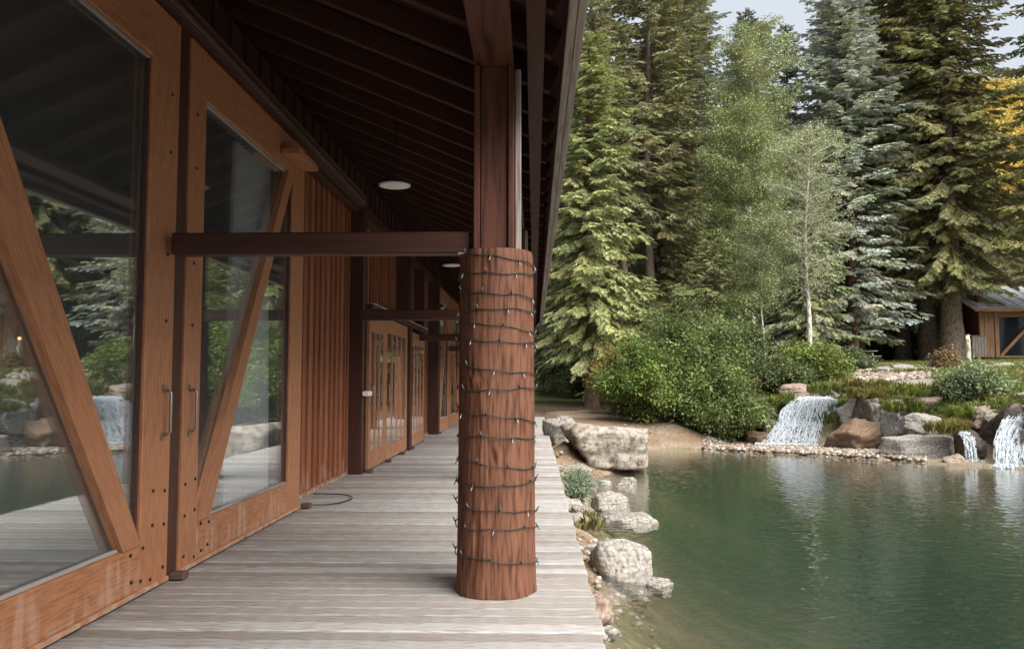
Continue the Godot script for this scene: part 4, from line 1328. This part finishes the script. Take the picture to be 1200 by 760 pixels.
func make_lodge() -> void:
	bolt_mesh = CylinderMesh.new()
	bolt_mesh.top_radius = 0.011; bolt_mesh.bottom_radius = 0.013; bolt_mesh.height = 0.016
	bolt_mesh.radial_segments = 8; bolt_mesh.rings = 1
	var lodge := thing("timber_lodge", Vector3(-6.0, 0, -14.0), "long timber lodge with braced glass sliding doors, log columns and a dark overhanging roof", "building")
	var z_end := 31.0
	var z_start := -5.0
	# shell
	block(lodge, "floor", Vector3(-10.0, -0.2, -z_start), Vector3(SX - 0.12, 0.0, -z_end), M["interior_floor"])
	block(lodge, "back_wall", Vector3(-10.2, -0.4, -z_start), Vector3(-10.0, 4.4, -z_end), M["interior_wall"])
	for z in [z_start, z_end]:
		block(lodge, "end_wall", Vector3(-10.0, -0.4, -z + 0.1), Vector3(SX - 0.03, 4.5, -z - 0.1), M["interior_wall"])
	# inner partition behind the siding
	var parts := [[9.2, 12.05], [19.0, 21.2]]
	for e in parts:
		block(lodge, "inner_wall", Vector3(SX - 0.12, -0.05, -e[0]), Vector3(SX - 0.035, 3.8, -e[1]), M["interior_wall"])
	# wall above the doors
	block(lodge, "inner_wall", Vector3(SX - 0.12, 3.86, -z_start), Vector3(SX - 0.035, 4.55, -z_end), M["interior_wall"])
	block(lodge, "inner_wall", Vector3(SX - 0.12, 2.52, -12.3), Vector3(SX - 0.035, 3.855, -18.9), M["interior_wall"])
	# siding: boards with battens, low part between the doors, upper part dark under the roof
	var k := 0
	for e in [[8.86, 12.02, 0.06, 3.84], [18.8, 21.15, 0.06, 3.84], [12.3, 18.8, 2.56, 3.84]]:
		var z: float = e[0]
		while z < e[1] - 0.05:
			var w: float = minf(0.265, e[1] - z)
			block(lodge, "siding_board", Vector3(SX - 0.03, e[2], -z - 0.002), Vector3(SX - 0.004, e[3], -(z + w) + 0.002), M["siding_%d" % (k % 3)], 0.003, true)
			block(lodge, "batten", Vector3(SX - 0.003, e[2], -(z + w) + 0.028), Vector3(SX + 0.026, e[3], -(z + w) - 0.028), M["siding_%d" % ((k + 1) % 3)], 0.004, true)
			z += 0.27
			k += 1
	var zu := 2.0
	while zu < 30.0:
		block(lodge, "upper_board", Vector3(SX - 0.03, 3.87, -zu - 0.003), Vector3(SX - 0.003, 4.6, -zu - 0.397), M["upper_timber"], 0.003)
		block(lodge, "batten", Vector3(SX - 0.002, 3.87, -zu - 0.37), Vector3(SX + 0.026, 4.58, -zu - 0.43), M["upper_timber"], 0.003)
		zu += 0.4
	for e in [[8.86, 12.02], [18.8, 21.15]]:
		block(lodge, "base_board", Vector3(SX - 0.03, 0.0, -e[0]), Vector3(SX + 0.03, 0.06, -e[1]), M["siding_0"], 0.004, true)
	# posts in the wall line
	for e in [[5.635, 5.795, -2.72, WX - 0.01], [12.06, 12.24, -2.75, WX - 0.03], [16.25, 16.5, -2.75, WX + 0.05], [18.7, 18.86, -2.75, WX - 0.02], [21.1, 21.35, -2.75, WX + 0.05], [24.2, 24.35, -2.75, WX - 0.02], [27.4, 27.65, -2.75, WX + 0.02], [2.1, 2.3, -2.75, WX - 0.02], [8.8, 8.88, -2.75, WX - 0.05]]:
		block(lodge, "wall_post", Vector3(e[2], 0.0, -e[0]), Vector3(e[3], 3.85, -e[1]), M["red_timber"], 0.008)
	block(lodge, "header", Vector3(-2.8, 3.845, -1.0), Vector3(-2.58, 4.05, -12.0), M["upper_timber"])
	block(lodge, "header", Vector3(-2.8, 3.845, -12.02), Vector3(-2.58, 4.05, -30.0), M["red_timber"])
	# door track with its cover board
	block(lodge, "door_track", Vector3(WX - 0.06, 3.845, -0.5), Vector3(WX + 0.06, 3.93, -11.75), M["dark_timber"])
	block(lodge, "track_rail", Vector3(WX + 0.062, 3.86, -0.5), Vector3(WX + 0.074, 3.9, -11.7), M["rust_iron"], 0.002)
	block(lodge, "track_cap", Vector3(WX - 0.1, 3.932, -0.5), Vector3(WX + 0.10, 3.955, -11.75), M["red_timber"], 0.003)
	block(lodge, "stop_block", Vector3(WX + 0.01, 3.56, -7.92), Vector3(WX + 0.19, 3.62, -8.62), M["door_wood"], 0.004)
	block(lodge, "door_track", Vector3(WX - 0.06, 2.42, -12.32), Vector3(WX + 0.06, 2.5, -18.7), M["dark_timber"])
	block(lodge, "flashing", Vector3(WX - 0.2, 2.502, -12.32), Vector3(WX + 0.09, 2.512, -18.7), M["flashing"], 0.002)
	# doors
	sliding_door(lodge, 2.32, 5.62, 0.38, 0.40, false, 0.315, 3.83, "glass sliding door mirroring the pond, brace rising away from the handle")
	sliding_door(lodge, 5.81, 8.78, 0.29, 0.42, true, 0.235, 3.83)
	sliding_door(lodge, 21.38, 24.18, 0.3, 0.36, true, 0.235, 3.83)
	sliding_door(lodge, 24.37, 27.3, 0.36, 0.3, false, 0.235, 3.83)
	glazed_door(lodge, 12.42, 13.78, 2.34, 2)
	glazed_door(lodge, 13.8, 16.15, 2.40, 3)
	glazed_door(lodge, 16.55, 18.68, 2.34, 3)
	# lock bracket on the glazed door and floor guides
	block(lodge, "lock_bracket", Vector3(WX - 0.02, 1.13, -12.02), Vector3(WX + 0.075, 1.2, -12.28), M["lamp_white"], 0.006)
	for z in [5.72, 8.9, 12.3, 13.9, 15.4, 16.6, 21.4]:
		var g := block(lodge, "floor_guide", Vector3(WX - 0.01, 0.004, -z + 0.05), Vector3(WX + 0.09, 0.05, -z - 0.05), M["rust_iron"], 0.006)
	# columns, posts, cross beams
	var cz := [-0.5, 5.5, 11.5, 17.5, 23.5, 29.5]
	for i in cz.size():
		var z: float = cz[i]
		put(lodge, "log_column", log_mesh(i), M["log"], Vector3(-0.25, 0.0, -z))
		block(lodge, "cross_beam", Vector3(-2.42, 2.19, -z + 0.07), Vector3(-0.42, 2.335, -z - 0.07), M["red_timber"], 0.01)
		block(lodge, "beam_seat", Vector3(-0.50, 2.178, -z + 0.1), Vector3(-0.40, 2.19, -z - 0.1), M["grey_timber"], 0.002)
		var top := soffit(-0.25) - 0.15
		block(lodge, "post", Vector3(-0.395, 2.2, -z + 0.13), Vector3(-0.355, top, -z - 0.13), M["post_timber"])
		block(lodge, "post", Vector3(-0.352, 2.2, -z + 0.10), Vector3(-0.172, top, -z - 0.10), M["post_timber"])
		block(lodge, "post", Vector3(-0.169, 2.2, -z + 0.13), Vector3(-0.129, top, -z - 0.13), M["post_timber"])
		block(lodge, "post", Vector3(-0.125, 2.2, -z + 0.05), Vector3(-0.085, top, -z - 0.08), M["grey_timber"])  # pale side plank: light caught from the pond is put into its colour
	block(lodge, "roof_beam", Vector3(-0.392, soffit(-0.25) - 0.15, -z_start), Vector3(-0.132, soffit(-0.25) - 0.06, -z_end - 0.6), M["post_timber"], 0.01)
	# rafters
	var z := -4.5
	while z < 31.5:
		timber(lodge, "rafter", Vector3(-6.0, soffit(-6.0) + 0.09, -z), Vector3(EAVE - 0.14, soffit(EAVE - 0.14) + 0.09, -z), 0.075, 0.18, Vector3(0, 1, 0), M["upper_timber"])
		z += 0.65
	# roof skin
	var rl := 6.9
	var roof := timber(lodge, "roof", Vector3(-6.05, soffit(-6.05) + 0.26, -13.3), Vector3(EAVE - 0.02, soffit(EAVE - 0.02) + 0.24, -13.3), 37.6, 0.09, Vector3(0, 1, 0), M["roof_board"])
	timber(lodge, "roof", Vector3(-6.05, soffit(-6.05) + 0.26, -13.3), Vector3(-12.6, soffit(-6.05) + 0.26 - 2.75, -13.3), 37.6, 0.09, Vector3(0, 1, 0), M["roof_board"])
	block(lodge, "fascia", Vector3(EAVE - 0.05, 3.33, 5.2), Vector3(EAVE + 0.0, 3.58, -32.1), M["grey_timber"], 0.006)
	block(lodge, "eave_board", Vector3(EAVE - 0.10, 3.325, 5.2), Vector3(EAVE - 0.053, 3.36, -32.1), M["grey_timber"], 0.004)
	block(lodge, "eave_beam", Vector3(EAVE - 0.33, 3.40, 5.2), Vector3(EAVE - 0.22, 3.50, -32.0), M["dark_timber"], 0.004)

	# things that hang in or on the lodge
	string_lights(5.5)
	for i in 3:
		pendant(Vector3(-1.45, 0, -(8.5 + i * 6.0)), ["round pendant lamp with pale disc, hung between the first and second cross beam", "round pendant lamp with pale disc, hung beyond the second cross beam", "round pendant lamp with pale disc, hung beyond the third cross beam"][i])
	curtain(7.1, 8.25, "white sheer curtain hanging inside the braced glass door")
	curtain(22.2, 23.4, "white curtain inside the farthest pair of braced doors")
	# cable on the deck
	var b := MB.new()
	var pts := []
	var rad := []
	for p in [Vector3(-2.36, 0.03, -8.9), Vector3(-2.25, 0.01, -9.05), Vector3(-2.12, 0.012, -9.25), Vector3(-2.08, 0.012, -9.55), Vector3(-2.2, 0.012, -9.8), Vector3(-2.42, 0.012, -9.9), Vector3(-2.62, 0.012, -9.9)]:
		pts.append(p)
	var curve := Curve3D.new()
	for i in pts.size():
		var t: Vector3 = (pts[mini(i + 1, pts.size() - 1)] - pts[maxi(i - 1, 0)]) / 6.0
		curve.add_point(pts[i], -t, t)
	var fine := []
	for p in curve.tessellate(4, 3.0):
		fine.append(p + Vector3(0, 0.004, 0)); rad.append(0.006)
	b.tube(fine, rad, 6, true)
	tag(put(self, "power_cable", b.commit(), M["black_metal"]), "thin black cable looping over the planks beside the siding wall", "cable")

func log_mesh(sd: int) -> ArrayMesh:
	var b := MB.new()
	var segs := 120
	var rows := 60
	for i in rows + 1:
		var y := 2.2 * i / rows
		for k in segs + 1:
			var a := TAU * k / segs
			var d := Vector3(cos(a), 0, sin(a))
			var r := 0.258 - 0.022 * y / 2.2 + 0.006 * exp(-y * 9.0)
			var q := Vector3(cos(a) * 2.2, y * 0.4, sin(a) * 2.2) + Vector3(0, sd * 17.0, 0)
			r += 0.016 * lumps.get_noise_3dv(q) + 0.004 * lumps.get_noise_3dv(Vector3(q.x * 7.0, y * 0.9, q.z * 7.0))
			var crackn := lumps.get_noise_3dv(Vector3(cos(a) * 6.5, y * 0.28 + sd, sin(a) * 6.5))
			r -= 0.016 * clampf(1.0 - absf(crackn) * 20.0, 0.0, 1.0) * clampf(lumps.get_noise_3dv(Vector3(cos(a) * 2.0, y * 1.3 + sd * 3.0, sin(a) * 2.0)) * 3.0 + 0.5, 0.0, 1.0)
			for kn in [[1.1, 1.35, 0.05], [2.0, 0.7, 0.04], [1.6, 1.9, 0.035], [0.5, 0.9, 0.04]]:
				var dd := Vector2(angle_difference(a, kn[0] + sd) * 0.25, y - kn[1]).length()
				r += 0.012 * exp(-pow(dd / kn[2], 2.0)) - 0.014 * exp(-pow((dd - kn[2]) / 0.012, 2.0))
			if i == rows: r -= 0.006
			b.vert(d * r + Vector3(0, y, 0), d, Vector2(float(k) / segs, y))
	for i in rows:
		for k in segs:
			var a := i * (segs + 1) + k
			b.face(a, a + 1, a + segs + 2); b.face(a, a + segs + 2, a + segs + 1)
	b.smooth()
	for i in rows + 1:
		var a := i * (segs + 1)
		var m := (b.n[a] + b.n[a + segs]).normalized()
		b.n[a] = m; b.n[a + segs] = m
	var c := b.vert(Vector3(0, 2.2, 0), Vector3.UP, Vector2(0.5, 0.5))
	var first := b.v.size()
	for k in segs + 1: b.vert(b.v[rows * (segs + 1) + k], Vector3.UP, Vector2(0, 0))
	for k in segs: b.face(c, first + k, first + k + 1)
	return b.commit()

func string_lights(z: float) -> void:
	var at := Vector3(-0.25, 0.0, -z)
	var t := thing("string_lights", at, "dark green string of tiny clear bulbs wound round the log column", "string lights")
	rng.seed = 64
	var heights := [2.165, 2.04, 1.93, 1.80, 1.715, 1.60, 1.45, 1.295, 1.15, 0.99, 0.845, 0.70, 0.565, 0.42, 0.25, 0.12]
	var b := MB.new()
	var pts := []
	var rad := []
	var bulbs := []
	var n := 57
	for i in heights.size() - 1:
		for k in n:
			var u := float(k) / n
			var a := TAU * u + PI * 1.15
			var y: float = lerpf(heights[i], heights[i + 1], smoothstep(0.45, 1.0, u) if i % 2 else u)
			y += 0.008 * sin(a * 2.0 + i * 1.3) + 0.004 * sin(a * 7.0 + i)
			if y < 0.15 and u > 0.55: break
			var r := 0.268 - 0.022 * y / 2.2 + 0.006 * exp(-y * 9.0)
			pts.append(Vector3(cos(a) * r, y, -sin(a) * r))
			rad.append(0.0036)
			if (i * n + k) % 7 == 2: bulbs.append([pts[-1], a])
	b.tube(pts, rad, 6, true)
	put(t, "wire", b.commit(), M["wire_green"], at)
	var socket := MB.new()
	socket.tube([Vector3(0, 0, 0), Vector3(0, 0.006, 0.004), Vector3(0, 0.014, 0.009)], [0.005, 0.0055, 0.005], 7, true)
	var sm := socket.commit()
	var glass := MB.new()
	glass.tube([Vector3(0, 0.014, 0.009), Vector3(0, 0.023, 0.013), Vector3(0, 0.033, 0.018), Vector3(0, 0.037, 0.02)], [0.0042, 0.0048, 0.003, 0.0006], 7, true)
	var gm := glass.commit()
	for e in bulbs:
		var out := Vector3(cos(e[1]), 0, -sin(e[1]))
		var y := Vector3(rf(-0.3, 0.3), 1 if rf(0, 1) < 0.62 else -1, rf(-0.3, 0.3)).normalized()
		y = (y - out * y.dot(out)).normalized()
		var turn := Basis(y.cross(out), y, out)
		var s := put(t, "socket", sm, M["wire_green"], at + e[0], turn)
		var gl := MeshInstance3D.new()
		gl.name = "bulb"
		gl.mesh = gm
		gl.material_override = M["bulb_glass"]
		s.add_child(gl, true)

func pendant(at: Vector3, label: String) -> void:
	var top := soffit(at.x) + 0.02
	var t := thing("pendant_lamp", Vector3(at.x, 3.38, at.z), label, "lamp", "round pendant lamps over the boardwalk")
	var b := MB.new()
	b.tube([Vector3(0, 0.06, 0), Vector3(0, top - 3.38, 0)], [0.008, 0.008], 8)
	put(t, "rod", b.commit(), M["black_metal"], t.position)
	var sh := MB.new()
	sh.tube([Vector3(0, 0.0, 0), Vector3(0, 0.02, 0), Vector3(0, 0.035, 0), Vector3(0, 0.045, 0), Vector3(0, 0.07, 0)], [0.168, 0.168, 0.165, 0.10, 0.02], 36)
	put(t, "shade", sh.commit(), M["black_metal"], t.position)
	var df := MB.new()
	df.tube([Vector3(0, -0.012, 0), Vector3(0, -0.008, 0), Vector3(0, 0.006, 0)], [0.15, 0.166, 0.1675], 36, true)
	put(t, "diffuser", df.commit(), M["lamp_white"], t.position)

func curtain(z0: float, z1: float, label: String) -> void:
	var at := Vector3(-2.66, 0.03, -(z0 + z1) / 2)
	var t := thing("curtain", at, label, "curtain")
	var b := MB.new()
	var nx := 90
	var ny := 8
	for j in ny + 1:
		var y := 3.45 * j / ny
		for i in nx + 1:
			var u := float(i) / nx
			var a := u * TAU * 9.0
			var spread := 1.0 - 0.16 * y / 3.45
			var wave := 0.035 * sin(a + 0.5 * sin(a * 0.37)) + 0.012 * sin(a * 2.3 + y)
			b.vert(Vector3(wave * (0.6 + 0.4 * (1.0 - y / 3.5)), y, (u - 0.5) * (z1 - z0) * spread), Vector3.RIGHT, Vector2(u, y))
	for j in ny:
		for i in nx:
			var a := j * (nx + 1) + i
			b.face(a, a + 1, a + nx + 2); b.face(a, a + nx + 2, a + nx + 1)
	b.smooth()
	put(t, "cloth", b.commit(), M["curtain"], at)
	var r := MB.new()
	r.tube([Vector3(0, 3.48, -(z1 - z0) / 2 - 0.1), Vector3(0, 3.48, (z1 - z0) / 2 + 0.1)], [0.015, 0.015], 8, true)
	put(t, "rod", r.commit(), M["black_metal"], at)

func make_deck() -> void:
	var deck := Node3D.new()
	deck.name = numbered("boardwalk_deck")
	add_child(deck)
	deck.position = Vector3(-1.2, -0.04, -14.0)
	tag(deck, "weathered grey plank boardwalk between the lodge and the pond", "boardwalk", "", "structure")
	rng.seed = 1001
	var meshes := []
	for k in 10:
		meshes.append(cbox(Vector3(3.14, 0.04, 0.137), 0.008, roff(), Vector2(rf(0, 1), 0)))
	var z := 2.0
	var i := 0
	while z > -31.6:
		var end := rf(-0.012, 0.012)
		var o := put(deck, "plank", meshes[rng.randi() % 10], M["plank_%d" % (rng.randi() % 6)], Vector3(-1.2 + end, -0.02 + rf(-0.006, 0.0), z), Basis.from_euler(Vector3(rf(-0.006, 0.006), rf(-0.0012, 0.0012), rf(-0.0008, 0.0008))))
		z -= 0.153 + rf(-0.003, 0.006)
		i += 1
	block(deck, "edge_joist", Vector3(0.26, -0.26, 2.0), Vector3(0.32, -0.045, -31.5), M["weathered_plank"])
	for x in [-2.4, -1.2, -0.1]:
		block(deck, "joist", Vector3(x - 0.03, -0.24, 2.0), Vector3(x + 0.03, -0.045, -31.5), M["dark_timber"])
	for k in 9:
		block(deck, "pile", Vector3(0.12, -0.9, -1.0 - k * 3.6), Vector3(0.24, -0.046, -1.13 - k * 3.6), M["weathered_plank"])

# ------------------------------------------------------------------ far things
func make_cabin() -> void:
	var gx := 25.4
	var gz := -48.0
	var gy := ground(26.5, -47.5) + 0.05
	var base := Vector3(29.0, gy, -50.5)
	var c := thing("log_cabin", base, "timber cabin with pale metal roof and a dark braced doorway behind the lawn", "building")
	var fz := gz
	# front wall boards left of the doorway, the lintel and the wall beyond it
	var x := gx
	while x < 26.25:
		block(c, "wall_board", Vector3(x, gy, fz), Vector3(x + 0.26, gy + 2.75, fz - 0.12 - rf(0, 0.03)), M["cabin_board"], 0.01)
		x += 0.27
	block(c, "door_post", Vector3(26.24, gy, fz + 0.06), Vector3(26.46, gy + 2.3, fz - 0.1), M["cabin_board"], 0.01)
	block(c, "lintel", Vector3(26.2, gy + 2.3, fz + 0.07), Vector3(34.0, gy + 2.62, fz - 0.1), M["cabin_board"], 0.01)
	block(c, "door_post", Vector3(30.3, gy, fz + 0.06), Vector3(30.5, gy + 2.3, fz - 0.1), M["cabin_board"], 0.01)
	block(c, "door_glass", Vector3(26.46, gy + 0.1, fz - 0.08), Vector3(30.3, gy + 2.3, fz - 0.1), M["cabin_dark_glass"], 0.002)
	block(c, "door_sill", Vector3(26.46, gy, fz + 0.05), Vector3(30.3, gy + 0.1, fz - 0.1), M["cabin_board"], 0.005)
	timber(c, "brace", Vector3(26.55, gy + 0.12, fz + 0.02), Vector3(28.6, gy + 2.28, fz + 0.02), 0.18, 0.08, Vector3(0, 0, 1), M["cabin_board"])
	x = 30.5
	while x < 34.0:
		block(c, "wall_board", Vector3(x, gy, fz), Vector3(x + 0.26, gy + 2.75, fz - 0.12), M["cabin_board"], 0.01)
		x += 0.27
	block(c, "side_wall", Vector3(gx, gy - 0.3, fz - 0.16), Vector3(gx + 0.15, gy + 3.6, fz - 6.0), M["cabin_red"])
	block(c, "back_wall", Vector3(gx + 0.16, gy - 0.3, fz - 5.9), Vector3(34.0, gy + 3.6, fz - 6.05), M["cabin_red"])
	# annex set back, with its own wall and roof
	x = gx - 1.2
	while x < gx - 0.05:
		block(c, "annex_board", Vector3(x, gy - 0.2, fz - 2.4), Vector3(x + 0.24, gy + 3.3, fz - 2.5), M["cabin_red"], 0.01)
		x += 0.25
	# roofs
	timber(c, "roof", Vector3(29.5, gy + 2.72, fz + 0.75), Vector3(29.5, gy + 4.4, fz - 3.4), 9.6, 0.1, Vector3(0, 1, 0.4), M["roof_metal"], 0.01)
	timber(c, "roof", Vector3(29.5, gy + 4.4, fz - 3.4), Vector3(29.5, gy + 2.8, fz - 7.0), 9.6, 0.1, Vector3(0, 1, -0.4), M["roof_metal"], 0.01)
	block(c, "eave_board", Vector3(24.75, gy + 2.56, fz + 0.80), Vector3(34.2, gy + 2.74, fz + 0.76), M["cabin_board"], 0.01)
	timber(c, "annex_roof", Vector3(25.0, gy + 3.4, fz - 1.9), Vector3(25.0, gy + 4.2, fz - 4.4), 2.6, 0.1, Vector3(0, 1, 0.3), M["roof_metal"], 0.01)
	for k in 12:
		var rx := 25.0 + k * 0.8
		timber(c, "roof_seam", Vector3(rx, gy + 2.79, fz + 0.75), Vector3(rx, gy + 4.46, fz - 3.4), 0.03, 0.04, Vector3(0, 1, 0.4), M["roof_metal"], 0.004)
	# planked bin beside the corner
	var bin := thing("planked_bin", Vector3(25.0, gy, fz + 0.5), "waist-high bin of upright weathered planks beside the cabin corner", "bin")
	for k in 5:
		block(bin, "plank", Vector3(24.6 + k * 0.16, gy, fz + 0.7), Vector3(24.75 + k * 0.16, gy + 1.15 + 0.02 * (k % 2), fz + 0.67), M["weathered_plank"], 0.006)
	block(bin, "lid", Vector3(24.55, gy + 1.18, fz + 0.75), Vector3(25.42, gy + 1.22, fz + 0.05), M["weathered_plank"], 0.006)
	block(bin, "side_panel", Vector3(24.6, gy, fz + 0.66), Vector3(24.63, gy + 1.15, fz + 0.1), M["weathered_plank"], 0.006)
	block(bin, "side_panel", Vector3(25.36, gy, fz + 0.66), Vector3(25.39, gy + 1.15, fz + 0.1), M["weathered_plank"], 0.006)

func bollard(at: Vector3, label: String) -> void:
	var t := thing("path_light", at, label, "light", "wooden path lights")
	var b := MB.new()
	b.tube([Vector3(0, -0.1, 0), Vector3(0, 0.3, 0), Vector3(0, 1.2, 0)], [0.14, 0.135, 0.125], 14, true)
	put(t, "post", b.commit(), M["old_paint"], at)
	var l := MB.new()
	l.tube([Vector3(0, 1.2, 0), Vector3(0, 1.36, 0)], [0.08, 0.08], 14, true)
	put(t, "lamp", l.commit(), M["lamp_glow"], at)
	var cap := MB.new()
	cap.tube([Vector3(0, 1.36, 0), Vector3(0, 1.40, 0), Vector3(0, 1.44, 0)], [0.14, 0.13, 0.04], 14, true)
	put(t, "cap", cap.commit(), M["weathered_plank"], at)
	var o := OmniLight3D.new()
	o.name = "path_light_bulb"
	o.light_color = Color(1.0, 0.75, 0.45)
	o.light_energy = 0.01
	o.light_size = 0.08
	o.omni_range = 8.0
	o.omni_attenuation = 2.0
	o.shadow_enabled = true
	t.add_child(o)
	o.position = Vector3(0, 1.28, 0.12)

func make_far() -> void:
	make_cabin()
	bollard(on(22.75, -44.2), "wooden post light with warm glowing lamp at the edge of the lawn")
	bollard(on(26.6, -45.6), "wooden post light with warm lamp in front of the dark cabin doorway")
	# path across the lawn
	var b := MB.new()
	var n := 40
	for i in n + 1:
		var x := 14.5 + i * 0.6
		for w in [0.0, 0.5, 1.0]:
			var z: float = -44.6 + w * 1.4 + 0.5 * sin(x * 0.2)
			b.vert(Vector3(x, ground(x, z) + 0.03, z), Vector3.UP, Vector2(x, z))
	for i in n:
		for k in 2:
			var a := i * 3 + k
			b.face(a, a + 1, a + 4); b.face(a, a + 4, a + 3)
	b.smooth()
	tag(put(self, "path", b.commit(), M["path_gravel"]), "pale gravel path crossing the lawn in front of the cabin", "path", "", "structure")
	# picnic table
	var at := on(18.3, -47.2)
	var t := thing("picnic_table", at, "grey wooden picnic table in the shade of the lawn spruces", "table")
	for k in 4:
		block(t, "table_plank", at + Vector3(-0.85, 0.70, -0.36 + k * 0.18), at + Vector3(0.85, 0.745, -0.20 + k * 0.18), M["weathered_plank"])
	for sz in [-0.72, 0.6]:
		block(t, "bench_plank", at + Vector3(-0.85, 0.40, sz), at + Vector3(0.85, 0.44, sz + 0.22), M["weathered_plank"])
	for sx in [-0.6, 0.6]:
		timber(t, "leg", at + Vector3(sx, -0.05, 0.55), at + Vector3(sx, 0.7, 0.15), 0.05, 0.1, Vector3(1, 0, 0), M["weathered_plank"])
		timber(t, "leg", at + Vector3(sx, -0.05, -0.55), at + Vector3(sx, 0.7, -0.15), 0.05, 0.1, Vector3(1, 0, 0), M["weathered_plank"])
		block(t, "crosspiece", at + Vector3(sx - 0.065, 0.32, -0.7), at + Vector3(sx - 0.026, 0.40, 0.75), M["weathered_plank"])

# ------------------------------------------------------------------ build
func _ready() -> void:
	var cam := Camera3D.new()
	cam.name = "camera"
	cam.fov = 42.586
	cam.near = 0.05
	cam.far = 1500.0
	add_child(cam)
	cam.position = Vector3(0, 1.35, 0)
	cam.rotation_degrees = Vector3(3.8726, 1.524, 0)
	cam.current = true

	var env := Environment.new()
	env.background_mode = Environment.BG_SKY
	var sky := Sky.new()
	var sm := ProceduralSkyMaterial.new()
	sm.sky_top_color = lin(0.097, 0.108, 0.122)
	sm.sky_horizon_color = lin(0.118, 0.125, 0.132)
	sm.sky_curve = 0.2
	sm.ground_bottom_color = lin(0.06, 0.06, 0.05)
	sm.ground_horizon_color = lin(0.2, 0.2, 0.19)
	sm.sun_angle_max = 1.0
	sky.sky_material = sm
	env.sky = sky
	env.tonemap_mode = Environment.TONE_MAPPER_LINEAR
	env.tonemap_exposure = 7.0
	env.sdfgi_enabled = true
	env.ssao_enabled = true
	env.ssil_enabled = true
	env.volumetric_fog_enabled = true
	env.volumetric_fog_density = 0.0
	var we := WorldEnvironment.new()
	we.name = "world"
	we.environment = env
	add_child(we)

	var sun := DirectionalLight3D.new()
	sun.name = "sun"
	sun.light_energy = 0.5
	sun.light_angular_distance = 58.0
	sun.light_color = Color(1.0, 0.985, 0.96)
	sun.shadow_enabled = true
	sun.sky_mode = DirectionalLight3D.SKY_MODE_LIGHT_ONLY
	add_child(sun)
	sun.look_at_from_position(Vector3(0.52, 0.92, 0.62) * 20.0, Vector3.ZERO)

	hills.seed = 5; hills.frequency = 0.11; hills.fractal_octaves = 4
	lumps.seed = 9; lumps.frequency = 0.55; lumps.fractal_octaves = 3
	rng.seed = 12
	make_materials()
	make_sprays()
	make_ground()
	make_pond()
	make_deck()
	rng.seed = 20
	make_lodge()
	make_far()
	make_trees()
	make_shrubs()
	make_rocks()
	make_falls()
	make_grass()
